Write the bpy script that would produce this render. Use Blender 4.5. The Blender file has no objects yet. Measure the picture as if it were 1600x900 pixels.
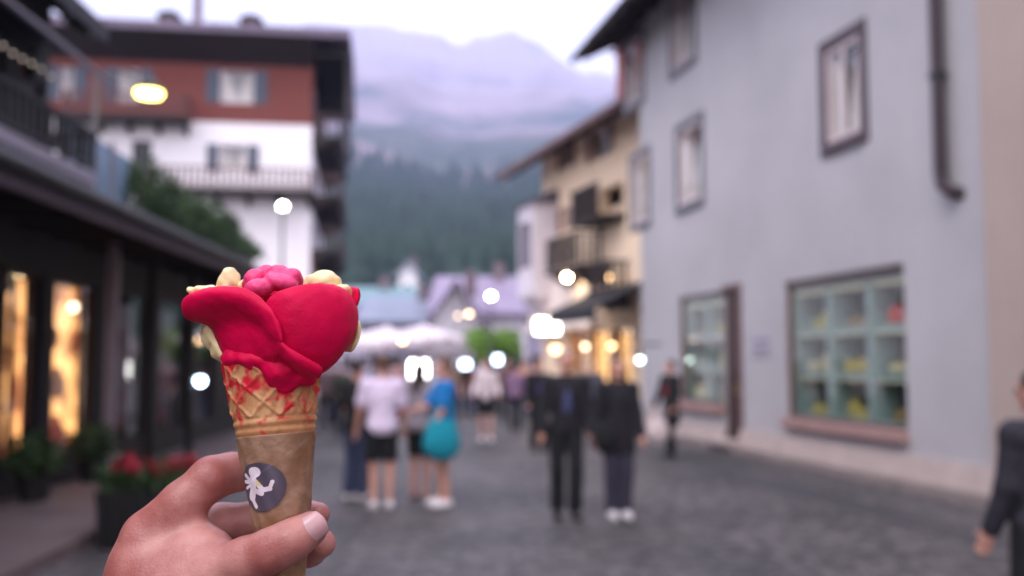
import bpy, math, random
import numpy as np
from mathutils import Vector, Matrix
R = math.radians
random.seed(7)
rng = np.random.default_rng(7)
scn = bpy.context.scene
COL = scn.collection

# ---------------------------------------------------------------- camera, sky, sun, exposure
FPX, HOR, CAMH = 1556.0, 565.0, 1.65
TILT = math.atan((HOR - 450) / FPX)
cam_d = bpy.data.cameras.new('camera'); cam = bpy.data.objects.new('camera', cam_d); COL.objects.link(cam)
cam.location = (0, 0, CAMH); cam.rotation_euler = (math.pi/2 + TILT, 0, 0)
cam_d.sensor_width = 36; cam_d.lens = 36 * FPX / 1600
cam_d.clip_start = 0.02; cam_d.clip_end = 20000
cam_d.dof.use_dof = True; cam_d.dof.focus_distance = 0.505; cam_d.dof.aperture_fstop = 5.4
scn.camera = cam

SUN_EL, SUN_AZ = 52, 215          # azimuth clockwise from +Y: behind the camera, from the left
w = bpy.data.worlds.new('World'); scn.world = w; w.use_nodes = True
nt = w.node_tree; bg = nt.nodes['Background']
sky = nt.nodes.new('ShaderNodeTexSky'); sky.sky_type = 'NISHITA'; sky.sun_disc = False
sky.sun_elevation = R(SUN_EL); sky.sun_rotation = R(SUN_AZ)
tc = nt.nodes.new('ShaderNodeTexCoord')
mp = nt.nodes.new('ShaderNodeMapping'); mp.inputs['Scale'].default_value = (1.5, 1.5, 4.0)
nz = nt.nodes.new('ShaderNodeTexNoise'); nz.inputs['Scale'].default_value = 1.6; nz.inputs['Detail'].default_value = 5
rp = nt.nodes.new('ShaderNodeValToRGB')
rp.color_ramp.elements[0].position = .35; rp.color_ramp.elements[0].color = (.86,)*3 + (1,)
rp.color_ramp.elements[1].position = .6; rp.color_ramp.elements[1].color = (1, 1, 1, 1)
mx = nt.nodes.new('ShaderNodeMix'); mx.data_type = 'RGBA'
mx.inputs['B'].default_value = (9.9, 9.4, 10.3, 1)       # thick bright cloud, faintly pink-violet
nt.links.new(tc.outputs['Generated'], mp.inputs['Vector']); nt.links.new(mp.outputs['Vector'], nz.inputs['Vector'])
nt.links.new(nz.outputs['Fac'], rp.inputs['Fac']); nt.links.new(rp.outputs['Color'], mx.inputs['Factor'])
nt.links.new(sky.outputs['Color'], mx.inputs['A']); nt.links.new(mx.outputs['Result'], bg.inputs['Color'])
bg.inputs['Strength'].default_value = 0.12
sd = bpy.data.lights.new('sun', 'SUN'); sun = bpy.data.objects.new('sun', sd); COL.objects.link(sun)
sd.energy = 0.7; sd.angle = R(25); sd.color = (1, .95, .9)
_d = Vector((math.sin(R(SUN_AZ))*math.cos(R(SUN_EL)), math.cos(R(SUN_AZ))*math.cos(R(SUN_EL)), math.sin(R(SUN_EL))))
sun.rotation_euler = _d.to_track_quat('Z', 'Y').to_euler()
vs = scn.view_settings; vs.view_transform = 'Standard'; vs.look = 'None'; vs.gamma = 1; vs.exposure = 1.08
scn.cycles.use_denoising = True
scn.cycles.max_bounces = 6; scn.cycles.diffuse_bounces = 3; scn.cycles.glossy_bounces = 3
scn.cycles.transmission_bounces = 4; scn.cycles.transparent_max_bounces = 12; scn.cycles.volume_bounces = 2
scn.cycles.sample_clamp_indirect = 4; scn.cycles.caustics_reflective = False; scn.cycles.caustics_refractive = False
try: scn.cycles.use_light_tree = True
except Exception: pass

# ---------------------------------------------------------------- view geometry (photo pixels -> places)
CX = np.array([1., 0, 0]); CF = np.array([0, math.cos(TILT), math.sin(TILT)]); CU = np.array([0, -math.sin(TILT), math.cos(TILT)])
C0 = np.array([0, 0, CAMH])
def ray(px, py): return CF + CX*(px-800)/FPX - CU*(py-450)/FPX
def P(px, py, Y):
    r = ray(px, py); return C0 + r * (Y / r[1])
def G(px, py, z=0.0):
    r = ray(px, py); return C0 + r * ((z-CAMH)/r[2])
def gy(py): return G(800, py)[1]
D0, U0 = 0.54, 0.54/FPX
def HP(px, py, dz=0.0):             # near things: dz in hundredths-like units of one photo pixel at 0.54 m
    return C0 + ray(px, py) * (D0 + dz*U0)

# ---------------------------------------------------------------- objects
_ORG = {}
def _props(o, label, cat, group, kind):
    if label: o['label'] = label
    if cat: o['category'] = cat
    if group: o['group'] = group
    if kind: o['kind'] = kind
def thing(name, label, cat, loc=(0, 0, 0), group=None, rz=0.0):
    o = bpy.data.objects.new(name, None); COL.objects.link(o)
    o.location = loc; o.rotation_euler = (0, 0, rz); o.empty_display_size = .2
    _props(o, label, cat, group, None); _ORG[o] = np.array(loc, float)
    return o
def link(name, verts, faces, m, parent=None, label=None, cat=None, group=None, kind=None, smooth=False, local=False, mi=None):
    me = bpy.data.meshes.new(name)
    v = np.asarray(verts, float).reshape(-1, 3)
    if parent is not None and not local: v = v - _ORG[parent]
    org = np.zeros(3)
    if parent is None and kind is None and not local:      # a one-mesh thing: origin at its base
        org = np.array([(v[:, 0].min()+v[:, 0].max())/2, (v[:, 1].min()+v[:, 1].max())/2, v[:, 2].min()]); v = v - org
    me.from_pydata(v.tolist(), [], faces if isinstance(faces, list) else faces.tolist())
    ms = m if isinstance(m, (list, tuple)) else [m]
    for x in ms: me.materials.append(x)
    if mi is not None: me.polygons.foreach_set('material_index', mi)
    if smooth: me.polygons.foreach_set('use_smooth', [True]*len(me.polygons))
    me.update()
    o = bpy.data.objects.new(name, me); COL.objects.link(o); o.location = org
    if parent is not None:
        o.parent = parent; _ORG[o] = _ORG[parent] if not local else np.zeros(3)
    _props(o, label, cat, group, kind)
    return o

class MB:
    def __init__(s, F=None): s.v = []; s.f = []; s.mi = []; s.F = F; s.m = 0
    def pt(s, p): return s.F(*p) if s.F else np.array(p, float)
    def add(s, vs, fs):
        b = len(s.v); s.v += [s.pt(p) for p in vs]; s.f += [[b+i for i in f] for f in fs]; s.mi += [s.m]*len(fs); return s
    def box(s, a, b):
        x0, y0, z0 = a; x1, y1, z1 = b
        return s.add([(x0,y0,z0),(x1,y0,z0),(x1,y1,z0),(x0,y1,z0),(x0,y0,z1),(x1,y0,z1),(x1,y1,z1),(x0,y1,z1)],
                     [(0,3,2,1),(4,5,6,7),(0,1,5,4),(1,2,6,5),(2,3,7,6),(3,0,4,7)])
    def quad(s, *p): return s.add(p, [tuple(range(len(p)))])
    def hexa(s, lo, hi):            # lo, hi: 4 points each
        return s.add(list(lo)+list(hi), [(0,3,2,1),(4,5,6,7),(0,1,5,4),(1,2,6,5),(2,3,7,6),(3,0,4,7)])
    def tube(s, pts, r, n=10):
        pts = [np.array(s.pt(p), float) for p in pts]; rs = r if isinstance(r, (list, tuple)) else [r]*len(pts)
        b = len(s.v); up = None
        for i, p in enumerate(pts):
            t = pts[min(i+1, len(pts)-1)] - pts[max(i-1, 0)]; t = t/(np.linalg.norm(t)+1e-9)
            if up is None: up = np.array([0, 0, 1.]) if abs(t[2]) < .9 else np.array([1., 0, 0])
            a = np.cross(t, up); a /= np.linalg.norm(a)+1e-9; c = np.cross(a, t); up = c
            for k in range(n):
                q = 2*math.pi*k/n; s.v.append(p + rs[i]*(a*math.cos(q)+c*math.sin(q)))
        for i in range(len(pts)-1):
            for k in range(n):
                s.f.append([b+i*n+k, b+i*n+(k+1) % n, b+(i+1)*n+(k+1) % n, b+(i+1)*n+k]); s.mi.append(s.m)
        s.f.append([b+k for k in range(n)][::-1]); s.f.append([b+(len(pts)-1)*n+k for k in range(n)]); s.mi += [s.m]*2
        return s
    def lathe(s, c, prof, n=20, sx=1, sy=1):  # prof [(r,z)]
        b = len(s.v); c = s.pt(c)
        for (r, z) in prof:
            for k in range(n):
                q = 2*math.pi*k/n; s.v.append(c + np.array([r*sx*math.cos(q), r*sy*math.sin(q), z]))
        for i in range(len(prof)-1):
            for k in range(n):
                s.f.append([b+i*n+k, b+i*n+(k+1) % n, b+(i+1)*n+(k+1) % n, b+(i+1)*n+k]); s.mi.append(s.m)
        s.f.append([b+k for k in range(n)][::-1]); s.f.append([b+(len(prof)-1)*n+k for k in range(n)]); s.mi += [s.m]*2
        return s
    def ball(s, c, r, n=12, sz=1):
        return s.lathe(c, [(max(r*math.sin(math.pi*i/8), r*.02), -r*sz*math.cos(math.pi*i/8)) for i in range(9)], n)
    def link(s, name, m, parent=None, **k):
        return link(name, s.v, s.f, m, parent, mi=s.mi if isinstance(m, (list, tuple)) else None, **k)

class Frame:                        # u along a facade, n out of it (towards the street), z up
    def __init__(s, O, U, N): s.O = np.array([O[0], O[1], 0.]); s.U = np.array([U[0], U[1], 0.]); s.U /= np.linalg.norm(s.U); s.N = np.array([N[0], N[1], 0.]); s.N /= np.linalg.norm(s.N)
    def __call__(s, u, n, z): return s.O + s.U*u + s.N*n + np.array([0, 0, z])
    def uz(s, px, py, n=0.0):
        r = ray(px, py); t = ((s.O + s.N*n - C0) @ s.N) / (r @ s.N); q = C0 + r*t
        return float((q - s.O) @ s.U), float(q[2])
    def u(s, px, n=0.0): return s.uz(px, HOR, n)[0]
def vpdir(px):
    r = ray(px, HOR); r = np.array([r[0], r[1], 0]); return r/np.linalg.norm(r)

def wall_holes(mb, u0, u1, z0, z1, holes, n0=-.35, n1=0.0):
    us = sorted({u0, u1, *[h[0] for h in holes], *[h[1] for h in holes]}); us = [x for x in us if u0 <= x <= u1]
    zs = sorted({z0, z1, *[h[2] for h in holes], *[h[3] for h in holes]}); zs = [x for x in zs if z0 <= x <= z1]
    def solid(i, j):
        if i < 0 or j < 0 or i >= len(us)-1 or j >= len(zs)-1: return False
        a, b = (us[i]+us[i+1])/2, (zs[j]+zs[j+1])/2
        return not any(h[0] < a < h[1] and h[2] < b < h[3] for h in holes)
    for i in range(len(us)-1):
        for j in range(len(zs)-1):
            if not solid(i, j): continue
            a, b, c, d = us[i], us[i+1], zs[j], zs[j+1]
            mb.quad((a,n1,c),(b,n1,c),(b,n1,d),(a,n1,d)); mb.quad((a,n0,c),(a,n0,d),(b,n0,d),(b,n0,c))
            if not solid(i-1, j): mb.quad((a,n0,c),(a,n1,c),(a,n1,d),(a,n0,d))
            if not solid(i+1, j): mb.quad((b,n0,c),(b,n0,d),(b,n1,d),(b,n1,c))
            if not solid(i, j-1): mb.quad((a,n0,c),(b,n0,c),(b,n1,c),(a,n1,c))
            if not solid(i, j+1): mb.quad((a,n0,d),(a,n1,d),(b,n1,d),(b,n0,d))
    return mb

# ---------------------------------------------------------------- materials
def lin(r, g, b):
    f = lambda c: (c/12.92 if c <= .04045 else ((c+.055)/1.055)**2.4)
    return (f(r/255), f(g/255), f(b/255), 1)
_MC = {}
def mat(name, col, rough=.7, var=.12, vs=3.0, bump=0.0, bs=40.0, metal=0.0, spec=.4, emis=None, es=0, sss=0, sr=(.01,.004,.002), coat=0):
    if name in _MC: return _MC[name]
    m = bpy.data.materials.new(name); m.use_nodes = True; n = m.node_tree.nodes; l = m.node_tree.links
    b = n['Principled BSDF']; b.inputs['Roughness'].default_value = rough; b.inputs['Metallic'].default_value = metal
    b.inputs['Specular IOR Level'].default_value = spec; b.inputs['Coat Weight'].default_value = coat
    if len(col) == 3: col = (*col, 1)
    t = n.new('ShaderNodeTexCoord')
    if var > 0:
        nz = n.new('ShaderNodeTexNoise'); nz.inputs['Scale'].default_value = vs; nz.inputs['Detail'].default_value = 6
        nz.inputs['Roughness'].default_value = .65
        r = n.new('ShaderNodeValToRGB'); r.color_ramp.elements[0].position = .3; r.color_ramp.elements[1].position = .7
        r.color_ramp.elements[0].color = (*[c*(1-var) for c in col[:3]], 1)
        r.color_ramp.elements[1].color = (*[min(1, c*(1+var)) for c in col[:3]], 1)
        l.new(t.outputs['Object'], nz.inputs['Vector']); l.new(nz.outputs['Fac'], r.inputs['Fac']); l.new(r.outputs['Color'], b.inputs['Base Color'])
    else: b.inputs['Base Color'].default_value = col
    if bump:
        n2 = n.new('ShaderNodeTexNoise'); n2.inputs['Scale'].default_value = bs; n2.inputs['Detail'].default_value = 4
        bp = n.new('ShaderNodeBump'); bp.inputs['Strength'].default_value = bump; bp.inputs['Distance'].default_value = .5/bs
        l.new(t.outputs['Object'], n2.inputs['Vector']); l.new(n2.outputs['Fac'], bp.inputs['Height']); l.new(bp.outputs['Normal'], b.inputs['Normal'])
    if emis: b.inputs['Emission Color'].default_value = (*emis[:3], 1); b.inputs['Emission Strength'].default_value = es
    if sss:
        b.inputs['Subsurface Weight'].default_value = sss; b.inputs['Subsurface Radius'].default_value = sr; b.inputs['Subsurface Scale'].default_value = 1.0
    _MC[name] = m; return m
def node(m, typ, **kw):
    x = m.node_tree.nodes.new(typ)
    for k, v in kw.items():
        if k in x.inputs: x.inputs[k].default_value = v
        else: setattr(x, k, v)
    return x
def glow(name, col, s): return mat(name, (.8,.8,.8), .5, var=0, emis=col, es=s)
def glass(name='window_glass', tint=(.93,.96,.95), f=.03, op=.0):
    if name in _MC: return _MC[name]
    m = bpy.data.materials.new(name); m.use_nodes = True; n = m.node_tree.nodes; l = m.node_tree.links; n.clear()
    o = n.new('ShaderNodeOutputMaterial'); t = n.new('ShaderNodeBsdfTransparent'); t.inputs[0].default_value = (*tint, 1)
    g = n.new('ShaderNodeBsdfGlossy'); g.inputs['Roughness'].default_value = .03; g.inputs[0].default_value = (.9,.9,.9,1)
    fr = n.new('ShaderNodeLayerWeight'); fr.inputs[0].default_value = .5; pw = n.new('ShaderNodeMath'); pw.operation = 'POWER'; pw.inputs[1].default_value = 5; ma = n.new('ShaderNodeMath'); ma.operation = 'ADD'; ma.inputs[1].default_value = f; ma.use_clamp = True
    mi = n.new('ShaderNodeMixShader'); l.new(fr.outputs['Facing'], pw.inputs[0]); l.new(pw.outputs[0], ma.inputs[0]); l.new(ma.outputs[0], mi.inputs[0])
    l.new(t.outputs[0], mi.inputs[1]); l.new(g.outputs[0], mi.inputs[2]); l.new(mi.outputs[0], o.inputs[0])
    _MC[name] = m; return m

# ---------------------------------------------------------------- smooth bodies from rounded cones and ellipsoids
def _rc(X, a, b, ra, rb):
    a = np.asarray(a, float); b = np.asarray(b, float); ba = b-a; L2 = ba@ba
    if L2 < 1e-12: return np.sqrt(((X-a)**2).sum(-1)) - ra
    pa = X-a; h = np.clip((pa@ba)/L2, 0, 1)
    return np.sqrt(((pa - h[..., None]*ba)**2).sum(-1)) - (ra+(rb-ra)*h)
def _el(X, c, r, M=None):
    p = X-np.asarray(c, float)
    if M is not None: p = p @ np.asarray(M)          # columns of M are the ellipsoid's axes
    r = np.asarray(r, float); k0 = np.sqrt(((p/r)**2).sum(-1)); k1 = np.sqrt(((p/r**2)**2).sum(-1))+1e-9
    return k0*(k0-1)/k1
def _smin(a, b, k):
    h = np.clip(.5+.5*(b-a)/k, 0, 1); return b+(a-b)*h-k*h*(1-h)
def field(prims, vox, k, cuts=(), carve=(), lo=None, hi=None, noise=None):
    los, his = [], []
    for p in prims:
        if p[0] == 'c': A, B = np.array(p[1]), np.array(p[2]); r = max(p[3], p[4]); los.append(np.minimum(A, B)-r); his.append(np.maximum(A, B)+r)
        else: c = np.array(p[1]); r = max(p[2]) if len(p) > 3 and p[3] is not None else np.array(p[2]); los.append(c-r); his.append(c+r)
    if lo is None: lo = np.min(los, 0)-3*vox-k*.5; hi = np.max(his, 0)+3*vox+k*.5
    n = np.ceil((hi-lo)/vox).astype(int)+1
    F = np.full(n, 9.0)
    def block(l, h, pad):
        i0 = np.clip(((l-pad-lo)/vox).astype(int), 0, n-1); i1 = np.clip(((h+pad-lo)/vox).astype(int)+2, 1, n)
        g = np.stack(np.meshgrid(*[lo[d]+vox*np.arange(i0[d], i1[d]) for d in range(3)], indexing='ij'), -1)
        return tuple(slice(i0[d], i1[d]) for d in range(3)), g
    for p, l, h in zip(prims, los, his):
        kk = p[5] if p[0] == 'c' and len(p) > 5 else k
        sl, g = block(l, h, kk+3*vox)
        d = _rc(g, *p[1:5]) if p[0] == 'c' else _el(g, *p[1:4])
        F[sl] = _smin(F[sl], d, kk)
    for p in carve:
        A, B = np.array(p[1]), np.array(p[2]); r = max(p[3], p[4]); sl, g = block(np.minimum(A, B)-r, np.maximum(A, B)+r, p[5]+2*vox)
        F[sl] = -_smin(-F[sl], _rc(g, *p[1:5]), p[5])
    if cuts or noise:
        sl, g = block(lo, hi, 0)
        if noise: F = F + noise(g)
        for (q, nn) in cuts: F = np.maximum(F, (g-np.array(q))@np.array(nn))
    return F, lo
def nets(F, lo, vox):
    F = np.pad(F, 1, constant_values=9.0); lo = lo-vox; S = F < 0; nx, ny, nz_ = F.shape
    acc = np.zeros((nx-1, ny-1, nz_-1, 3)); cnt = np.zeros((nx-1, ny-1, nz_-1))
    offs = [(i, j, k) for i in (0, 1) for j in (0, 1) for k in (0, 1)]
    for ax in range(3):
        sl0 = [slice(None)]*3; sl1 = [slice(None)]*3; sl0[ax] = slice(0, -1); sl1[ax] = slice(1, None)
        a, b = F[tuple(sl0)], F[tuple(sl1)]; cr = (a < 0) != (b < 0)
        t = np.where(cr, a/np.where(cr, a-b, 1), 0)
        for o1 in (0, 1):
            for o2 in (0, 1):
                oo = [0, 0, 0]; other = [d for d in range(3) if d != ax]; oo[other[0]] = o1; oo[other[1]] = o2
                sl = [None]*3
                for d in range(3):
                    sl[d] = slice(0, None) if d == ax else slice(oo[d], oo[d]+[nx, ny, nz_][d]-1)
                c = cr[tuple(sl)]; tt = t[tuple(sl)]
                cnt += c
                for d in range(3):
                    acc[..., d] += np.where(c, tt if d == ax else oo[d], 0)
    act = cnt > 0; idx = np.full(act.shape, -1); idx[act] = np.arange(act.sum())
    cell = np.argwhere(act); V = lo + vox*(cell + acc[act]/cnt[act][:, None])
    Q = []
    for ax in range(3):
        o1, o2 = [(1, 2), (2, 0), (0, 1)][ax]
        sl0 = [slice(1, -1)]*3; sl1 = [slice(1, -1)]*3; sl0[ax] = slice(0, -1); sl1[ax] = slice(1, None)
        a, b = S[tuple(sl0)], S[tuple(sl1)]
        base = np.argwhere(a != b); flip = a[a != b]
        base = base + np.array([0 if d == ax else 1 for d in range(3)])
        def ci(d1, d2):
            q = base.copy(); q[:, o1] -= d1; q[:, o2] -= d2; return idx[q[:, 0], q[:, 1], q[:, 2]]
        q = np.stack([ci(1, 1), ci(0, 1), ci(0, 0), ci(1, 0)], 1)
        q[~flip] = q[~flip][:, ::-1]; Q.append(q)
    return V, np.concatenate(Q)
def body(name, prims, vox, k, m, parent=None, cuts=(), carve=(), relax=1, noise=None, **kw):
    F, lo = field(prims, vox, k, cuts, carve, noise=noise); V, Q = nets(F, lo, vox)
    for _ in range(relax):
        acc = np.zeros_like(V); c = np.zeros(len(V))
        for i in range(4):
            for j in (1, 3): np.add.at(acc, Q[:, i], V[Q[:, (i+j) % 4]]); np.add.at(c, Q[:, i], 1)
        V = V*.4+.6*acc/c[:, None]
    return link(name, V, Q.tolist(), m, parent, smooth=True, **kw)
# ================================================================ ground, hills, forest
def ground_mat():
    m = mat('cobbled_street', (.11,.1,.108), .62, var=0, spec=.45)
    b = m.node_tree.nodes['Principled BSDF']; l = m.node_tree.links
    t = node(m, 'ShaderNodeTexCoord'); v = node(m, 'ShaderNodeTexVoronoi', Scale=9.0); v.inputs['Randomness'].default_value = .55
    ve = node(m, 'ShaderNodeTexVoronoi', Scale=9.0, feature='DISTANCE_TO_EDGE'); ve.inputs['Randomness'].default_value = .55
    l.new(t.outputs['Object'], v.inputs['Vector']); l.new(t.outputs['Object'], ve.inputs['Vector'])
    r = node(m, 'ShaderNodeValToRGB'); e = r.color_ramp.elements; e[0].color = (.045,.041,.043,1); e[1].color = (.14,.128,.13,1); e[0].position = .15; e[1].position = .85
    sp = node(m, 'ShaderNodeSeparateColor'); l.new(v.outputs['Color'], sp.inputs[0]); l.new(sp.outputs[0], r.inputs['Fac'])
    re = node(m, 'ShaderNodeValToRGB'); e = re.color_ramp.elements; e[0].color = (.35,.35,.35,1); e[1].color = (1,1,1,1); e[1].position = .09
    l.new(ve.outputs['Distance'], re.inputs['Fac'])
    n = node(m, 'ShaderNodeTexNoise', Scale=.45, Detail=7.0); l.new(t.outputs['Object'], n.inputs['Vector'])
    rn = node(m, 'ShaderNodeValToRGB'); e = rn.color_ramp.elements; e[0].position = .36; e[0].color = (.6,.6,.62,1); e[1].position = .6; e[1].color = (1.05,1.02,1.03,1)
    l.new(n.outputs['Fac'], rn.inputs['Fac'])
    m1 = node(m, 'ShaderNodeMix', data_type='RGBA', blend_type='MULTIPLY'); m1.inputs['Factor'].default_value = 1
    m2 = node(m, 'ShaderNodeMix', data_type='RGBA', blend_type='MULTIPLY'); m2.inputs['Factor'].default_value = 1
    l.new(r.outputs['Color'], m1.inputs['A']); l.new(re.outputs['Color'], m1.inputs['B']); l.new(m1.outputs['Result'], m2.inputs['A']); l.new(rn.outputs['Color'], m2.inputs['B'])
    l.new(m2.outputs['Result'], b.inputs['Base Color'])
    bp = node(m, 'ShaderNodeBump', Strength=.5, Distance=.01); l.new(re.outputs['Color'], bp.inputs['Height']); l.new(bp.outputs['Normal'], b.inputs['Normal'])
    return m
MB().quad((-60,-20,0),(60,-20,0),(60,130,0),(-60,130,0)).link('street', ground_mat(), kind='structure')
MB().quad((-6000,-200,-.02),(6000,-200,-.02),(6000,9000,-.02),(-6000,9000,-.02)).link('ground', mat('valley_grass', (.06,.085,.05), .9), kind='structure')

# right wall line (grey house) is needed for the gutter band beside it
g0 = G(1540, 785); gu = vpdir(480); FG = Frame(g0, gu, (-gu[1], gu[0]))
SETT = mat('dark_gutter_setts', (.05,.047,.052), .5, var=.3, vs=6, bump=.6, bs=14)
mb = MB(FG); mb.box((-9,1.35,.0),(16,1.85,.006)); mb.link('gutter', SETT, kind='structure')
mb = MB(FG); mb.box((-9,0,.0),(14,.30,.12)); mb.link('kerb', mat('pale_kerb', lin(138,126,122), .8, var=.15, vs=2, bump=.3, bs=30), kind='structure')

# ---- mountains: one terrain sheet; heights from ridge lines at several distances
def ridge_h(pts, Y):                 # pts [(px, py)] seen at distance Y -> function of X giving height
    xs, zs = [], []
    for px, py in pts: q = P(px, py, Y); xs.append(q[0]/Y); zs.append(q[2])
    return np.array(xs), np.array(zs)
LV = [(160, [(-3000,560),(300,545),(500,520),(560,512),(640,515),(700,505),(760,510),(820,505),(900,500),(3000,560)]),
      (300, [(-3000,520),(200,480),(480,430),(560,432),(640,425),(700,432),(760,436),(830,430),(1000,420),(3000,520)]),
      (700, [(-3000,420),(200,300),(480,282),(560,280),(620,292),(680,300),(760,295),(830,285),(1000,270),(3000,400)]),
      (1600,[(-3000,340),(100,250),(480,215),(560,205),(620,216),(700,232),(780,222),(850,205),(1000,190),(3000,330)]),
      (2600,[(-3000,240),(100,140),(480,120),(560,118),(640,135),(720,140),(790,150),(850,165),(910,180),(1000,200),(3000,300)]),
      (3600,[(-3000,150),(200,70),(420,66),(520,52),(560,50),(600,52),(632,72),(660,64),(690,62),(720,78),(745,70),(775,62),(800,60),(830,72),(860,88),(900,110),(940,130),(1000,160),(1200,200),(3000,300)]),
      (5200,[(-3000,420),(3000,420)])]
LR = [(Y, *ridge_h(p, Y)) for Y, p in LV]
def fbm(x, y, f, octv, seed, ridged=False):
    r = np.random.default_rng(seed); out = 0; a = 1.0
    for o in range(octv):
        s = 0
        for k in range(5):
            th = r.uniform(0, 2*math.pi); ph = r.uniform(0, 2*math.pi); q = f*r.uniform(.7, 1.4)
            s = s+np.sin((x*math.cos(th)+y*math.sin(th))*q+ph+1.3*np.sin((x*math.sin(th)-y*math.cos(th))*q*.7+ph*2))
        s = s/5
        out = out+a*((1-2*np.abs(s))*.5 if ridged else s); a *= .5; f *= 2.03
    return out
def terr(X, Y):
    t = X/Y; hs = [np.interp(t, xs, zs) for (_, xs, zs) in LR]; Ys = [l[0] for l in LR]
    h = np.zeros_like(X)
    for i in range(len(Ys)-1):
        mI = (Y >= Ys[i]) & (Y <= Ys[i+1]); s = (Y-Ys[i])/(Ys[i+1]-Ys[i])
        h = np.where(mI, hs[i]*(1-s)+hs[i+1]*s, h)
    h = np.where(Y < Ys[0], hs[0]*np.clip((Y-110)/50, 0, 1), h)
    amp = np.interp(Y, [110, 300, 700, 1600, 2600, 3600, 5200], [0, 3, 16, 85, 150, 90, 20])
    return h + amp*fbm(X, Y, .006, 5, 3, True) - amp*.25
yy = np.concatenate([np.linspace(110, 700, 60), np.geomspace(715, 5200, 190)])
tt = np.concatenate([np.linspace(-2.6, -.45, 40), np.linspace(-.44, .5, 240), np.linspace(.52, 2.6, 40)])
T, Yg = np.meshgrid(tt, yy); Xg = T*Yg; Zg = terr(Xg, Yg)
nr, ncn = Xg.shape; ii = np.arange(nr*ncn).reshape(nr, ncn)
Fq = np.stack([ii[:-1, :-1], ii[:-1, 1:], ii[1:, 1:], ii[1:, :-1]], -1).reshape(-1, 4)
def hill_mat():
    m = mat('forest_and_rock', (.05,.07,.05), .95, var=0, spec=.1)
    b = m.node_tree.nodes['Principled BSDF']; l = m.node_tree.links; g = node(m, 'ShaderNodeNewGeometry')
    s = node(m, 'ShaderNodeSeparateXYZ'); l.new(g.outputs['Position'], s.inputs[0])
    n1 = node(m, 'ShaderNodeTexNoise', Scale=.0035, Detail=9.0, Roughness=.62); mpn = node(m, 'ShaderNodeMapping'); mpn.inputs['Scale'].default_value = (1,.6,1.6)
    l.new(g.outputs['Position'], mpn.inputs[0]); l.new(mpn.outputs[0], n1.inputs['Vector'])
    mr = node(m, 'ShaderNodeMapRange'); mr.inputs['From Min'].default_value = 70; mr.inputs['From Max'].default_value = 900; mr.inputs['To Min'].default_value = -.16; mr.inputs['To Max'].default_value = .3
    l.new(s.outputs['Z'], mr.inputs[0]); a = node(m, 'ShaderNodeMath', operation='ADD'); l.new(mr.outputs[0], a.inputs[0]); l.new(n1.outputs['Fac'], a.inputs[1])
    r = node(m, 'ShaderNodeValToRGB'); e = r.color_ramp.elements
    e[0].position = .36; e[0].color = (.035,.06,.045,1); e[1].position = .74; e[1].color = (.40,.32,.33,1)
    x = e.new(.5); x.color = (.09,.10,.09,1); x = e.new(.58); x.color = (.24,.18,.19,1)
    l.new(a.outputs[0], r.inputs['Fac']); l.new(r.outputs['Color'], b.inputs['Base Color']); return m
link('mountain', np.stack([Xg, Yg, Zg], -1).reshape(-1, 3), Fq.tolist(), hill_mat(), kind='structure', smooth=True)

# ---- conifers of the lower slopes read as one wood
MBc = MB(); Vc = []; Fc = []
n_t = 5200; tx_ = rng.uniform(-.42, .3, n_t); ty_ = 200*(760/200)**rng.uniform(0, 1, n_t)**.8; hx = tx_*ty_; hz = terr(hx, ty_)
for i in range(n_t):
    H = rng.uniform(8, 17); x, y, z = hx[i], ty_[i], hz[i]-.5; b = len(Vc)
    for (q0, q1, rr_) in ((.08,.55,.2),(.35,.78,.15),(.6,1.0,.1)):
        c = len(Vc); 
        for k in range(6):
            an = k*math.pi/3+rng.uniform(-.3,.3); rad = H*rr_*rng.uniform(.75,1.2); Vc.append((x+rad*math.cos(an), y+rad*math.sin(an), z+H*q0+rng.uniform(-.3,.3)))
        Vc.append((x, y, z+H*q1))
        for k in range(6): Fc.append([c+k, c+(k+1) % 6, c+6])
link('forest', Vc, Fc, mat('conifer_green', (.035,.062,.045), .9, var=.35, vs=.05, spec=.15), kind='stuff', label='dark conifer wood covering the lower slopes of the mountain')

# ---- air
hz_m = bpy.data.materials.new('haze'); hz_m.use_nodes = True; n = hz_m.node_tree.nodes; n.clear()
o_ = n.new('ShaderNodeOutputMaterial'); v_ = n.new('ShaderNodeVolumePrincipled'); v_.inputs['Color'].default_value = (.60,.68,1,1); v_.inputs['Density'].default_value = .00031; v_.inputs['Anisotropy'].default_value = 0
hz_m.node_tree.links.new(v_.outputs[0], o_.inputs['Volume'])
HAZE = True
if HAZE: MB().box((-7000,-300,-2),(7000,9100,1500)).link('haze', hz_m, kind='stuff', label='blue evening haze filling the valley')
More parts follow.
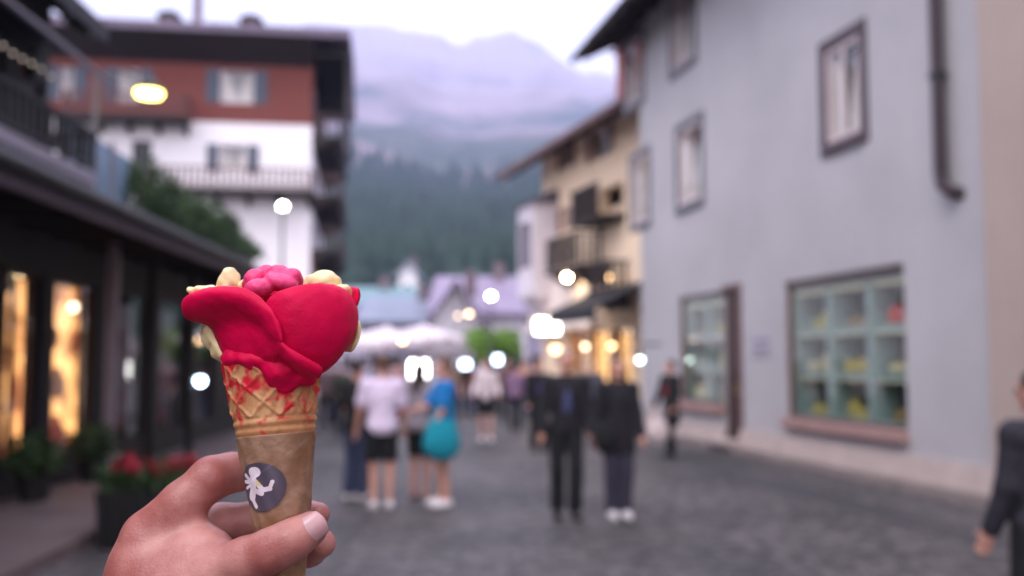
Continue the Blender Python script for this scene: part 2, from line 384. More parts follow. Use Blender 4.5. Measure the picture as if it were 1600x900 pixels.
# ================================================================ building helpers
GLS = glass(); 
PLASTER_LAV = mat('grey_lavender_plaster', lin(180,176,178), .85, var=.09, vs=.5, bump=.25, bs=60)
TIMB = mat('dark_timber', lin(46,37,37), .75, var=.25, vs=5, bump=.3, bs=30)
TIMBB = mat('brown_timber', lin(120,70,60), .7, var=.2, vs=4, bump=.3, bs=30)
SLATE = mat('slate_roof', lin(96,88,104), .6, var=.2, vs=3, bump=.5, bs=8)
BLACKISH = mat('blackened_metal', lin(30,32,33), .5, var=.1)
CURT = mat('pale_curtain', lin(244,226,226), .85, var=.06, vs=20)
DARKIN = mat('dim_interior', lin(70,66,66), .9, var=.1)
WHITEW = mat('white_paint', lin(222,214,222), .5, var=.05)
def window(F, par, u0, u1, z0, z1, fm, pm=None, depth=.14, fw=.07, mull=1, curtain=True, surround=None, sw=.12, name='window', trans=True, label=None, cd=.12):
    """frame (part) with pane and curtain (sub-parts) set in an opening of the wall"""
    m = MB(F); d0, d1 = -depth-.06, -depth
    m.box((u0,d0,z0),(u0+fw,d1,z1)); m.box((u1-fw,d0,z0),(u1,d1,z1)); m.box((u0+fw,d0,z0),(u1-fw,d1,z0+fw)); m.box((u0+fw,d0,z1-fw),(u1-fw,d1,z1))
    for k in range(mull):
        c = u0+(u1-u0)*(k+1)/(mull+1); m.box((c-fw*.4,d0+.004,z0+fw),(c+fw*.4,d1-.004,z1-fw))
    if trans and mull: zc = z0+(z1-z0)*.7; m.box((u0+fw,d0+.008,zc-fw*.35),(u1-fw,d1-.008,zc+fw*.35))
    fr = m.link(name, fm, par, label=label)
    MB(F).box((u0+fw*.5,d0+.025,z0+fw*.5),(u1-fw*.5,d0+.033,z1-fw*.5)).link('pane', pm or GLS, fr)
    if curtain:
        V, Fc = [], []; N = 24
        for side, (a, b, gap) in enumerate(((u0+.02, u0+(u1-u0)*.5, 1), (u1-.02, u0+(u1-u0)*.5, -1))):
            for zi in range(9):
                s = zi/8; pull = .15+.75*(max(0, s-.15))**1.6      # drawn together at the bottom, open towards the top
                for i in range(N+1):
                    q = i/N; end = b - (b-a)*(.06 + .62*s*s)
                    V.append(F(a+(end-a)*q, d0-cd+.018*math.sin(q*26), z0+.03+(z1-z0-.06)*s))
            c = side*9*(N+1)
            for zi in range(8):
                for i in range(N): Fc.append([c+zi*(N+1)+i, c+zi*(N+1)+i+1, c+(zi+1)*(N+1)+i+1, c+(zi+1)*(N+1)+i])
        link('curtain', V, Fc, CURT, fr, smooth=True)
    if surround:
        m = MB(F); s = sw
        m.box((u0-s,-.02,z0-s),(u0,.035,z1+s)); m.box((u1,-.02,z0-s),(u1+s,.035,z1+s)); m.box((u0,-.02,z1),(u1,.032,z1+s)); m.box((u0,-.02,z0-s),(u1,.06,z0))
        m.link('window_surround', surround, fr)
    return fr
def shutters(F, par, u0, u1, z0, z1, m, w=None):
    w = w or (u1-u0)/2
    for a, b in ((u0-w, u0-.02), (u1+.02, u1+w)):
        q = MB(F); q.box((a,.01,z0),(b,.045,z1)); n = 9
        for k in range(n): zz = z0+.06+(z1-z0-.12)*k/n; q.box((a+.05,.045,zz),(b-.05,.058,zz+(z1-z0)/n*.5))
        q.link('shutter', m, par)
def balcony(F, par, u0, u1, z, d, m, rail=1.0, nb=None, slab=TIMB, white=False):
    q = MB(F); q.box((u0,.0,z-.16),(u1,d,z)); 
    for k in range(int((u1-u0)/1.4)+2): uu = u0+.05+(u1-u0-.25)*k/(int((u1-u0)/1.4)+1); q.hexa([(uu,0,z-.6),(uu+.14,0,z-.6),(uu+.14,.12,z-.6),(uu,.12,z-.6)], [(uu,0,z-.16),(uu+.14,0,z-.16),(uu+.14,d*.8,z-.16),(uu,d*.8,z-.16)])
    b = q.link('balcony', slab, par)
    q = MB(F); q.box((u0,d-.07,z+rail-.07),(u1,d,z+rail)); q.box((u0,d-.055,z+.06),(u1,d-.015,z+.12))
    q.box((u0,0,z+rail-.07),(u0+.07,d-.07,z+rail)); q.box((u1-.07,0,z+rail-.07),(u1,d-.07,z+rail))
    nb = nb or int((u1-u0)/.2)
    for k in range(nb):
        uu = u0+(u1-u0-.09)*k/(nb-1); q.box((uu,d-.052,z+.12),(uu+.09,d-.018,z+rail-.07))
    for s in (u0+.01, u1-.06):
        for k in range(int(d/.2)): q.box((s,.1+k*.2,z),(s+.035,.18+k*.2,z+rail-.07))
    q.link('railing', m, b); return b
def leaves(name, blobs, n, size, m, parent=None, seed=1, **k):
    r = np.random.default_rng(seed); V = []; Fc = []
    for (c, rad, w_) in blobs:
        nn_ = int(n*w_); d = r.normal(size=(nn_, 3)); d /= np.linalg.norm(d, axis=1)[:, None]; rr_ = r.uniform(.35, 1.05, nn_)**.6
        for i in range(nn_):
            p = np.array(c)+d[i]*rr_[i]*np.array(rad)*(1+.18*math.sin(7*d[i][0]+5*d[i][2]+seed))
            a = r.normal(size=3); a /= np.linalg.norm(a); b = np.cross(a, r.normal(size=3)); b /= np.linalg.norm(b); s = size*r.uniform(.6, 1.3); q = len(V)
            V += [p-a*s, p+b*s*.45, p+a*s, p-b*s*.45]; Fc.append([q, q+1, q+2, q+3])
    return link(name, V, Fc, m, parent, **k)
LEAF = mat('leaf_green', (.045,.085,.03), .6, var=.45, vs=3, spec=.3)
LEAFB = mat('fresh_leaf_green', (.10,.19,.035), .6, var=.4, vs=2, spec=.3)
FLOWR = mat('red_blossom', lin(160,22,46), .6, var=.3, vs=20)

# ================================================================ grey house on the right
L = lambda px, py=600: FG.uz(px, py)
uN, uF = -6.5, FG.u(1003)            # near end is beyond the frame; far corner
beige_u = FG.u(1556)
grey = thing('grey_house', 'grey lavender plastered house with shop windows on the right of the street', 'building', tuple(FG(4, -3, 0)))
EAVE = 9.85
def rect(px0, px1, pyT, pyB, at='l'):
    a, b = FG.u(px0), FG.u(px1); x = px0 if at == 'l' else px1
    return (min(a, b), max(a, b), FG.uz(x, pyB)[1], FG.uz(x, pyT)[1])
W2 = [(*[FG.u(1357), FG.u(1301)], 4.98, 6.45), (FG.u(1100), FG.u(1064), 4.98, 6.62), (FG.u(1016), FG.u(990), 4.98, 6.62)]
W3 = [(FG.u(1357), FG.u(1301), 8.02, 9.5), (FG.u(1092), FG.u(1056), 8.02, 9.6), (FG.u(1009), FG.u(982), 8.02, 9.6)]
S1 = rect(1228, 1416, 440, 655); S1 = (S1[0], S1[1], .72, 2.98)
S2 = (FG.u(1131), FG.u(1062), .80, 3.02); DR = (FG.u(1158), FG.u(1131)-.02, .10, 3.02)
u_end = beige_u
mb = MB(FG); wall_holes(mb, u_end, uF, .0, EAVE+.3, [*W2, *W3, S1, S2, DR]); mb.link('wall', PLASTER_LAV, grey)
mb = MB(FG); mb.box((uF-.35,-9,0),(uF,-.35,EAVE+.3)); mb.box((u_end,-9.3,0),(uF,-9,EAVE+.3)); mb.box((u_end,-9,0),(u_end+.35,-.35,EAVE+.3)); mb.link('side_wall', PLASTER_LAV, grey)
mb = MB(FG)
for z in (3.6, 6.9): mb.box((u_end+.36,-8.9,z),(uF-.36,-.36,z+.2))
mb.box((u_end+.36,-4.2,.0),(uF-.36,-4.0,EAVE)); mb.link('floor_slab', DARKIN, grey)
PL = mat('pink_stone_plinth', lin(182,166,160), .8, var=.14, vs=2.5, bump=.4, bs=25)
mb = MB(FG)
for a, b in ((u_end, DR[0]), (DR[1], uF)): mb.hexa([(a,.002,.12),(b,.002,.12),(b,.09,.12),(a,.09,.12)], [(a,.002,.42),(b,.002,.42),(b,.04,.42),(a,.04,.42)])
mb.link('plinth', PL, grey)
SURR = mat('taupe_surround', lin(84,72,78), .7, var=.12, vs=6)
SURG = mat('grey_green_surround', lin(108,108,114), .7, var=.08, vs=6)
FRW = mat('pink_white_window_frame', lin(214,196,196), .5, var=.04)
for i, w_ in enumerate(W2+W3):
    window(FG, grey, *w_, FRW, surround=SURR if i in (0, 3) else SURG, sw=.17 if i in (0, 3) else .16, mull=1, fw=.085, depth=.0, cd=.04, trans=False)
# roof with a wide overhang, bargeboards at the far gable
mb = MB(FG); ov, og = 1.15, 1.75
ridge_n, ridge_z = -4.7, EAVE+3.4; zo = EAVE-.05
sl = (ridge_z-(EAVE+.32))/(4.7); ze = EAVE+.32-sl*ov
for (n0, z0, n1, z1) in ((ov, ze, ridge_n, ridge_z), (ridge_n, ridge_z, -9.3-ov, ze)):
    mb.hexa([(u_end,n0,z0),(uF+og,n0,z0),(uF+og,n1,z1),(u_end,n1,z1)], [(u_end,n0,z0+.16),(uF+og,n0,z0+.16),(uF+og,n1,z1+.16),(u_end,n1,z1+.16)])
roof = mb.link('roof', mat('dark_roof_boards', lin(88,78,86), .7, var=.2, vs=3), grey)
k = u_end+.2
while k < uF+og-.1:
    mb = MB(FG); mb.hexa([(k,-.0,EAVE-.02),(k+.14,-.0,EAVE-.02),(k+.14,ov-.05,ze-.14),(k,ov-.05,ze-.14)], [(k,-.0,EAVE+.3),(k+.14,-.0,EAVE+.3),(k+.14,ov-.05,ze-.004),(k,ov-.05,ze-.004)]); k += .9; mb.link('rafter', TIMB, roof)
for n_ in (.05, -2.4, ridge_n, -7, -9.3): zz = EAVE+.32+sl*(-n_ if n_ > ridge_n else n_+9.4)-.3; MB(FG).box((uF+.0,n_-.1,zz-.0),(uF+og-.05,n_+.1,zz+.2)).link('purlin', TIMB, roof)
MB(FG).tube([(u_end,ov+.07,ze+.02),(uF+og,ov+.07,ze+.02)], .085).link('gutter', BLACKISH, roof)
mb = MB(FG); mb.hexa([(uF,.0,EAVE+.29),(uF,-9.3,EAVE+.29),(uF-.35,-9.3,EAVE+.29),(uF-.35,0,EAVE+.29)], [(uF,ridge_n+.1,ridge_z-.1),(uF,ridge_n-.1,ridge_z-.1),(uF-.35,ridge_n-.1,ridge_z-.1),(uF-.35,ridge_n+.1,ridge_z-.1)]); mb.link('gable', PLASTER_LAV, grey)
# fall pipe, cut off above head height with a bend into the wall
pu = FG.u(1494); zb = 3.72
MB(FG).tube([(pu,.13,EAVE),(pu,.13,zb+.25),(pu-.03,.13,zb+.12),(pu-.14,.10,zb+.02),(pu-.22,-.05,zb-.02)], .085, 14).link('drainpipe', mat('dark_brown_pipe', lin(58,44,50), .45, var=.1), grey)
mb = MB(FG)
for z in (5.2, 7.4): mb.lathe((pu,.13,z), [(.11,0),(.11,.06)], 14); mb.box((pu-.02,.0,z),(pu+.02,.05,z+.05))
mb.link('pipe_bracket', BLACKISH, grey)
# shop window with 3 x 3 showcase
DISP = mat('pale_green_cabinet', lin(142,160,157), .6, var=.06); BRF = mat('brown_shop_frame', lin(112,84,80), .5, var=.1)
NICHE = mat('dark_niche', lin(26,30,29), .8, var=.3, vs=6)
def showcase(F, par, u0, u1, z0, z1, cols, rows, seed, nm='shop_window'):
    fr = window(F, par, u0, u1, z0, z1, BRF, mull=0, curtain=False, fw=.06, depth=.05, name=nm)
    m = MB(F); s = .10
    m.box((u0-.02,-.02,z0-.14),(u1+.02,.12,z0-.0)); m.link('window_sill', mat('rosy_stone_sill', lin(170,136,130), .7, var=.1), fr)
    c = MB(F); a0, a1, b0, b1 = u0+.01, u1-.01, z0+.02, z1-.16
    cw = (a1-a0)/cols; rh = (b1-b0)/rows; t = .075
    for i in range(cols+1): x = a0+cw*i; c.box((x-t,-.62,b0),(x+t,-.16,b1)) 
    for j in range(rows+1):
        z = b0+rh*j
        for i in range(cols): c.box((a0+cw*i+t,-.62,z-.05),(a0+cw*(i+1)-t,-.17,z+.05))
    cab = c.link('showcase', DISP, fr)
    MB(F).box((a0-.3,-.72,b0-.4),(a1+.3,-.63,z1+.3)).link('showcase_back', NICHE, fr)
    for i in range(cols):
        for j in range(rows): MB(F).box((a0+cw*i+t+.03,-.24,b0+rh*(j+1)-.065),(a0+cw*(i+1)-t-.03,-.19,b0+rh*(j+1)-.053)).link('display_light', glow('shelf_strip', lin(255,236,200), .35), cab)
    MB(F).box((a0,-.155,b1+.07),(a1,-.115,b1+.09)).link('display_light', glow('case_strip', lin(235,250,240), 4.0), cab)
    MB(F).box((a0-.02,-.10,b1-.0),(a1+.02,-.09,z1+.0)).link('light_box', NICHE, fr)
    r = random.Random(seed); 
    for i in range(cols):
        for j in range(rows):
            zz = b0+rh*j+.052; x0 = a0+cw*i+t+.05; wd = cw-2*t-.1; nI = r.choice((2, 3)) ; cc = MB(F)
            colr = r.choice((lin(190,170,90), lin(206,190,150), lin(150,120,80), lin(170,176,160)))
            if i == 0 and j >= rows-1 and nm == 'shop_window' and cols == 3: colr = lin(206,60,50)
            for k_ in range(nI):
                x = x0+wd*(k_+.5)/nI; rr_ = wd/nI*r.uniform(.26, .42); h_ = r.uniform(.10, rh*.5)
                cc.lathe((x,-.36-r.uniform(0,.08),zz), [(rr_*.7,0),(rr_,h_*.25),(rr_*.9,h_*.7),(rr_*.45,h_*.85),(rr_*.5,h_)], 12)
            cc.link('display_jars', mat('jar_%d%d%d' % tuple(int(x*99) for x in colr[:3]), colr, .4, var=.2, vs=10), cab)
    return fr
fr = showcase(FG, grey, *S1, 3, 3, 4)
mb = MB(FG); n = 26
for k in range(n):
    a = S1[0]+.08+(S1[1]-S1[0]-.16)*k/n; b = a+(S1[1]-S1[0]-.16)/n; c = (a+b)/2; z = S1[3]-.06
    mb.add([(a,-.13,z),(b,-.13,z),(b,-.13,z-.1),(c,-.13,z-.16),(a,-.13,z-.1),(a,-.135,z),(b,-.135,z),(b,-.135,z-.1),(c,-.135,z-.16),(a,-.135,z-.1)], [(0,1,2,3,4),(9,8,7,6,5)])
mb.link('valance', mat('lace', lin(200,196,190), .8, var=.1), fr)
showcase(FG, grey, *S2, 2, 3, 9)
mb = MB(FG); u0, u1, z0, z1 = DR; mb.box((u0,-.12,z0),(u1,-.05,z1)); 
for zz in (z0+.2, z0+1.25, z0+2.1): mb.box((u0+.12,-.05,zz),(u1-.12,-.025,zz+.7 if zz > 2 else zz+.85))
dr = mb.link('door', mat('red_brown_door', lin(60,36,34), .5, var=.15), grey)
MB(FG).tube([(u0+.1,-.03,1.05),(u0+.1,.04,1.05),(u0+.1,.04,1.25),(u0+.1,-.03,1.25)], .015).link('handle', mat('brass', lin(190,160,90), .3, metal=1), dr)
mb = MB(FG); mb.box((u0-.06,-.02,z0),(u0,.04,z1+.08)); mb.box((u0,-.02,z1),(u1,.038,z1+.08)); mb.link('door_frame', BRF, dr)
MB(FG).box((u0-.1,.0,.12),(u1+.1,.40,.2)).link('doorstep', PL, grey)
mb = MB(FG); a, b = FG.u(1206), FG.u(1176); zc0, zc1 = 1.75, 2.12
sg = thing('wall_sign', 'small pale sign with two faint grey lines between the door and big shop window', 'sign', tuple(FG((a+b)/2, .02, zc0)))
MB(FG).box((a,.001,zc0),(b,.02,zc1)).link('plate', mat('sign_plate', lin(178,172,184), .6, var=.05), sg)
r = random.Random(3)
for z in (zc1-.13, zc0+.08):
    x = a+.06; mb = MB(FG)
    while x < b-.1: q = r.uniform(.03,.09); mb.box((x,.02,z),(x+q,.024,z+.06)); x += q+.02
    mb.link('lettering', mat('sign_grey', lin(116,112,122), .6), sg)

# beige house next door at the right edge
bei = thing('beige_house', 'warm beige plastered house at the right edge beside the grey one', 'building', tuple(FG(-4, -3, 0)))
mb = MB(FG); mb.box((-34,-6,0),(beige_u-.012,.10,10.6)); mb.link('wall', mat('beige_plaster', lin(178,160,150), .85, var=.05, vs=1, bump=.25, bs=50), bei)
mb = MB(FG); mb.box((-34,.10,.12),(beige_u-.012,.14,.5)); mb.link('plinth', PL, bei)
mb = MB(FG); mb.hexa([(-34.5,1.1,10.2),(beige_u,1.1,10.2),(beige_u,-6.5,12.6),(-34.5,-6.5,12.6)],[(-34.5,1.1,10.4),(beige_u,1.1,10.4),(beige_u,-6.5,12.8),(-34.5,-6.5,12.8)]); mb.link('roof', SLATE, bei)

# ================================================================ yellow house beyond
yu = vpdir(313); y0 = P(1012, HOR, 27.2); FY = Frame(y0, yu, (-yu[1], yu[0]))
YP = mat('warm_yellow_plaster', lin(250,222,190), .85, var=.06, vs=1)
yel = thing('yellow_house', 'warm yellow plastered house with brown roof and balconies past the grey house', 'building', tuple(FY(4, -3, 0)))
yE = FY.u(848); yz = 9.15
def ry(px0, px1, pyT, pyB):
    a, b = FY.u(px0), FY.u(px1); xm = (px0+px1)/2; return (min(a,b), max(a,b), FY.uz(xm,pyB)[1], FY.uz(xm,pyT)[1])
YW = [ry(928,952,200,246), ry(880,893,222,262), ry(880,895,322,360), ry(958,968,205,246)]
ARC = ry(936,976,290,345); LOG = ry(896,938,346,382)
SH = [ry(958,985,512,600), ry(920,950,515,600), ry(888,912,518,600)]
holes = YW[:3]+[ARC]+[(a,b,.5,max(z1,1.2)) for a,b,z0_,z1 in SH]
mb = MB(FY); wall_holes(mb, -.6, yE, 0, yz, holes); mb.link('wall', YP, yel)
mb = MB(FY); mb.box((yE-.35,-9,0),(yE,-.35,yz)); mb.box((-.6,-9,0),(-.25,-.35,yz)); mb.box((-.6,-9.3,0),(yE,-9,yz)); mb.box((-.2,-3,0),(yE-.4,-2.8,yz)); mb.box((-.2,-2.8,3.3),(yE-.4,-.4,3.5)); mb.box((-.2,-2.8,6.2),(yE-.4,-.4,6.4)); mb.link('side_wall', YP, yel)
for w_ in YW[:3]:
    window(FY, yel, *w_, FRW, mull=1, curtain=False, depth=.1, trans=False); shutters(FY, yel, *w_, mat('brown_shutter', lin(142,104,92), .7, var=.15), w=.42)
mb = MB(FY); mb.box((ARC[0]-.15,.0,ARC[2]-.1),(ARC[1]+.15,.9,ARC[2]+.05)); arcb = mb.link('balcony', TIMB, yel)
mb = MB(FY)
for k in range(14): uu = ARC[0]-.1+(ARC[1]-ARC[0]+.1)*k/13; mb.box((uu,.82,ARC[2]+.05),(uu+.06,.86,ARC[2]+.9))
mb.box((ARC[0]-.15,.80,ARC[2]+.9),(ARC[1]+.15,.88,ARC[2]+.98)); mb.link('railing', TIMB, arcb)
balcony(FY, yel, FY.u(945), FY.u(893), 4.6, .9, TIMB)
balcony(FY, yel, FY.u(985), FY.u(952), 3.75, .7, TIMB, rail=.8)
mb = MB(FY); ov = 1.3; rn, rz = -4.6, yz+2.9; s_ = (rz-yz)/4.6; ze = yz-s_*ov
for (n0, z0, n1, z1) in ((ov, ze, rn, rz), (rn, rz, -9.3-ov, ze)):
    mb.hexa([(-1.4,n0,z0),(yE+1.4,n0,z0),(yE+1.4,n1,z1),(-1.4,n1,z1)], [(-1.4,n0,z0+.2),(yE+1.4,n0,z0+.2),(yE+1.4,n1,z1+.2),(-1.4,n1,z1+.2)])
yr = mb.link('roof', mat('brown_roof', lin(104,76,72), .7, var=.2), yel)
for k in range(12): uu = -1.2+(yE+2.4)*k/11; MB(FY).hexa([(uu,0,yz-.25),(uu+.14,0,yz-.25),(uu+.14,ov-.1,ze-.12),(uu,ov-.1,ze-.12)], [(uu,0,yz-.01),(uu+.14,0,yz-.01),(uu+.14,ov-.1,ze-.01),(uu,ov-.1,ze-.01)]).link('rafter', TIMB, yr)
mb = MB(FY); mb.box((3.2,-2.2,yz+.9),(4.3,-1.0,yz+2.5)); mb.hexa([(3.0,-2.4,yz+2.5),(4.5,-2.4,yz+2.5),(4.5,-.8,yz+2.5),(3.0,-.8,yz+2.5)],[(3.6,-1.7,yz+2.9),(3.9,-1.7,yz+2.9),(3.9,-1.5,yz+2.9),(3.6,-1.5,yz+2.9)]); mb.link('chimney', mat('old_red_brick', lin(140,80,72), .8, var=.2), yr)
# white bay at its far corner
LWH = mat('pale_warm_render', lin(240,224,214), .85, var=.05, vs=1)
mb = MB(FY); mb.hexa([(FY.u(935),.002,2.7),(yE+.3,.002,2.7),(yE+.3,.5,2.7),(FY.u(935),.3,2.7)],[(FY.u(925),.002,4.3),(yE+.15,.002,4.3),(yE+.15,.2,4.3),(FY.u(925),.04,4.3)]); mb.link('flared_wall', LWH, yel)
b0, b1 = FY.u(872), yE+.02
mb = MB(FY); mb.box((b0,.0,3.9),(b1,.9,7.1)); mb.hexa([(b0+.5,0,3.2),(b1-.3,0,3.2),(b1-.3,.3,3.2),(b0+.5,.3,3.2)],[(b0,0,3.9),(b1,0,3.9),(b1,.9,3.9),(b0,.9,3.9)]); bay = mb.link('bay', WHITEW, yel)
mb = MB(FY); mb.hexa([(b0-.15,0,7.1),(b1+.15,0,7.1),(b1+.15,1.1,7.1),(b0-.15,1.1,7.1)],[(b0-.1,0,7.6),(b1+.1,0,7.6),(b1+.1,.1,7.6),(b0-.1,.1,7.6)]); mb.link('bay_roof', SLATE, bay)
mb = MB(FY); GREYP = mat('grey_pane', lin(120,112,124), .2, var=.1)
for k in range(2):
    a = b0+.2+(b1-b0-.4)*k/2; mb.box((a+.05,.90,4.9),(a+(b1-b0-.4)/2-.05,.93,6.5))
mb.link('bay_window', GREYP, bay)
# shop row: lit windows, door, awnings
LITW = mat('lit_shop_interior', (.8,.6,.3), .6, var=0, emis=lin(255,190,110), es=1.2)
for i, h_ in enumerate(SH):
    a, b, z0_, z1_ = h_[0], h_[1], .5, max(h_[3], 1.2)
    f = window(FY, yel, a, b, z0_, z1_, BRF, mull=1, curtain=False, name='shop_window')
    MB(FY).box((a+.04,-1.1,z0_),(b-.04,-1.0,z1_)).link('lit_interior', LITW, f)
aw = thing('dark_awning', 'dark canvas awning over the shopfront past the grey house corner', 'awning', tuple(FY(.8, .9, 3)))
a0, a1 = FY.u(1012)-.4, FY.u(940)
z_ = FY.uz(960, 470, 1.2)[1]
mb = MB(FY); mb.hexa([(a0,.04,z_+.55),(a1,.04,z_+.55),(a1,1.7,z_-.2),(a0,1.7,z_-.2)],[(a0,.04,z_+.62),(a1,.04,z_+.62),(a1,1.7,z_-.13),(a0,1.7,z_-.13)]); mb.box((a0,1.68,z_-.5),(a1,1.70,z_-.2)); mb.link('canvas', mat('black_canvas', lin(44,44,48), .8), aw)
mb = MB(FY); mb.tube([(a0+.05,.05,z_-.2),(a0+.05,1.68,z_-.2)], .02); mb.tube([(a1-.05,.05,z_-.2),(a1-.05,1.68,z_-.2)], .02); mb.link('arm', BLACKISH, aw)

# ================================================================ brick and white hotel on the left
hO = P(60, HOR, 40.0); hU = P(480, HOR, 41.5)-hO; FH = Frame(hO, hU, (hU[1], -hU[0]))
if FH.N[1] > 0: FH.N = -FH.N
hu1 = FH.u(482); hz = lambda py: FH.uz(330, py)[1]
hot = thing('hotel', 'brick and white alpine hotel with dark roof and balconies behind the canopy', 'building', tuple(FH(5, -4, 0)))
BRK = mat('red_brick', lin(122,66,60), .85, var=.16, vs=6, bump=.3, bs=20)
m = BRK; b = m.node_tree.nodes['Principled BSDF']; 
WH = mat('white_render', lin(243,238,243), .85, var=.04, vs=1)
hzc = lambda py: FH.uz(330, py, -2.9)[1]
zR, zB, zWm, zG = hz(62), hz(190), hz(300), hz(425)
HB = [(FH.u(334), FH.u(388), hz(160), hz(108)), (FH.u(172), FH.u(206), hz(165), hz(112)), (FH.u(78), FH.u(100), hz(165), hz(112))]
HW = [(FH.u(334), FH.u(380), hz(268), hz(225)), (FH.u(196), FH.u(228), hz(298), hz(222))]
HG = [(FH.u(330), FH.u(372), hz(420), hz(340)), (FH.u(240), FH.u(280), hz(420), hz(340)), (FH.u(120), FH.u(160), hz(420), hz(340))]
uL = -9
mb = MB(FH); wall_holes(mb, uL, hu1, zB, zR, HB); mb.link('brick_wall', BRK, hot)
mb = MB(FH); wall_holes(mb, uL, hu1, 0, zB, HW+HG, n1=-.03); mb.link('wall', WH, hot)
sideN = -12
mb = MB(FH); mb.box((hu1-.35,sideN,0),(hu1,-.35,zB)); mb.box((uL,sideN,0),(hu1-.35,sideN+.3,zR)); mb.box((uL,sideN+.3,0),(uL+.3,-.35,zR)); mb.box((uL+.3,-3,0),(hu1-.35,-2.8,zR)); mb.link('side_wall', WH, hot)
mb = MB(FH); mb.box((hu1-.35,sideN,zB),(hu1,-.35,zR)); mb.link('timber_gable', TIMBB, hot)
SHB = mat('blue_grey_shutter', lin(84,92,108), .7, var=.1)
for w_ in HB[:2]+HB[2:]: window(FH, hot, *w_, WHITEW, mull=1, depth=.12); shutters(FH, hot, *w_, SHB, w=.55)
window(FH, hot, *HW[0], WHITEW, mull=1, depth=.12); shutters(FH, hot, *HW[0], SHB, w=.45)
window(FH, hot, *HW[1], mat('dark_door_frame', lin(50,50,56), .6), pm=mat('dark_pane', lin(40,44,50), .2), mull=1, depth=.12, curtain=False, name='balcony_door')
for w_ in HG: window(FH, hot, *w_, WHITEW, pm=mat('dark_pane', lin(40,44,50), .2), mull=1, depth=.12, curtain=False)
# roof
og = 1.5; mb = MB(FH); nr = -6; zr2 = zR+1.1; s_ = (zr2-zR)/6; ovh = 1.6; ze = zR-.1
mb.hexa([(uL-1,ovh,ze-.05),(hu1+og+.1,ovh,ze-.05),(hu1+og+.1,nr,zr2),(uL-1,nr,zr2)], [(uL-1,ovh,ze+.3),(hu1+og+.1,ovh,ze+.3),(hu1+og+.1,nr,zr2+.3),(uL-1,nr,zr2+.3)])
mb.hexa([(uL-1,nr,zr2),(hu1+og+.1,nr,zr2),(hu1+og+.1,-13.2,ze-.05),(uL-1,-13.2,ze-.05)], [(uL-1,nr,zr2+.3),(hu1+og+.1,nr,zr2+.3),(hu1+og+.1,-13.2,ze+.3),(uL-1,-13.2,ze+.3)])
hr = mb.link('roof', mat('grey_violet_roof', lin(110,98,116), .6, var=.25, vs=2), hot)
mb = MB(FH); mb.hexa([(uL,.01,hz(100)),(hu1,.01,hz(100)),(hu1,ovh-.1,ze-.08),(uL,ovh-.1,ze-.08)],[(uL,.01,zR+.02),(hu1,.01,zR+.02),(hu1,ovh-.1,ze-.055),(uL,ovh-.1,ze-.055)])
mb.link('soffit', TIMB, hr)
for px in (230, 370):
    a = FH.u(px-17); b_ = FH.u(px+17); mb = MB(FH); mb.box((a+.15,-3.3,zR+.2),(b_-.15,-2.3,hzc(34))); c = mb.link('chimney', mat('chimney_plaster', lin(120,104,110), .8, var=.15), hr)
    mb = MB(FH); mb.hexa([(a-.1,-3.5,hzc(34)),(b_+.1,-3.5,hzc(34)),(b_+.1,-2.1,hzc(34)),(a-.1,-2.1,hzc(34))],[(a+.3,-2.9,hzc(22)),(b_-.3,-2.9,hzc(22)),(b_-.3,-2.6,hzc(22)),(a+.3,-2.6,hzc(22))]); mb.link('chimney_cap', TIMB, c)
MB(FH).box((FH.u(277)-.17,-3,zR),(FH.u(277)+.17,-2.6,zR+3.2)).link('flue', mat('chimney_plaster', (.2,.2,.2)), hr)
balcony(FH, hot, FH.u(232), hu1+.1, hz(300), 1.2, mat('hotel_rail_timber', lin(92,56,54), .7, var=.2, vs=4), rail=.85, nb=26)
balcony(FH, hot, FH.u(96), FH.u(290), hz(192), 1.1, mat('hotel_rail_timber', (1,1,1)), rail=.9)
# side elevation balconies under a dark deep eave
FS = Frame(FH(hu1, 0, 0), -FH.N, FH.U)
SIDB = mat('side_balcony_timber', lin(74,56,58), .75, var=.2)
for z in (hz(205), hz(300), hz(385)):
    if z > 1: balcony(FS, hot, .2, 10.5, z, 1.25, SIDB, rail=.95, slab=TIMB)
mb = MB(FS); mb.box((-.4,1.36,hz(185)),(9.5,1.46,ze-.1)); mb.box((-.4,.02,ze-.5),(9.5,1.36,ze-.35)); mb.link('dark_cladding', TIMB, hot)
for k in range(3): MB(FS).box((1.2+k*3,.0,hz(180)+.2),(2.4+k*3,.04,hz(120))).link('side_window', mat('pale_blue_pane', lin(170,166,190), .3, var=.1), hot)
mb = MB(FS); mb.box((.1,.01,hz(430)),(1.8,.09,hz(385))); mb.link('wooden_door', TIMBB, hot)

# ================================================================ canopied shops and timber house on the far left
FLd = vpdir(722); q0 = P(0, HOR, 9.1*5.9/4.7); 
shop_n = 0; base = G(180, 742); FL = Frame(base, FLd, (FLd[1], -FLd[0]))
lo0 = FL.u(-420)-22; lo1 = FL.u(352)+1.5
left = thing('timber_shops', 'dark timber shop building with lit windows under a long canopy on the left', 'building', tuple(FL(0, -2, 0)))
DKW = mat('near_black_timber', lin(30,29,30), .7, var=.2, vs=4)
bays = [(-60,0,0),(8,68,1),(84,150,2),(186,232,3),(250,292,3),(306,336,3)]
hs = []
for a, b, kd in bays: hs.append((FL.u(a), FL.u(b), .45, 2.72))
mb = MB(FL); wall_holes(mb, lo0, lo1, 0, 3.4, hs, n0=-.25); mb.link('wall', DKW, left)
mb = MB(FL); mb.box((lo1-.3,-7,0),(lo1,-.25,3.4)); mb.box((lo0,-7,0),(lo1,-6.8,3.4)); mb.box((lo0,-3.2,0),(lo1-.3,-3.1,3.2)); mb.box((lo0,-7,3.4),(lo1,0,3.6)); mb.link('back_wall', DKW, left)
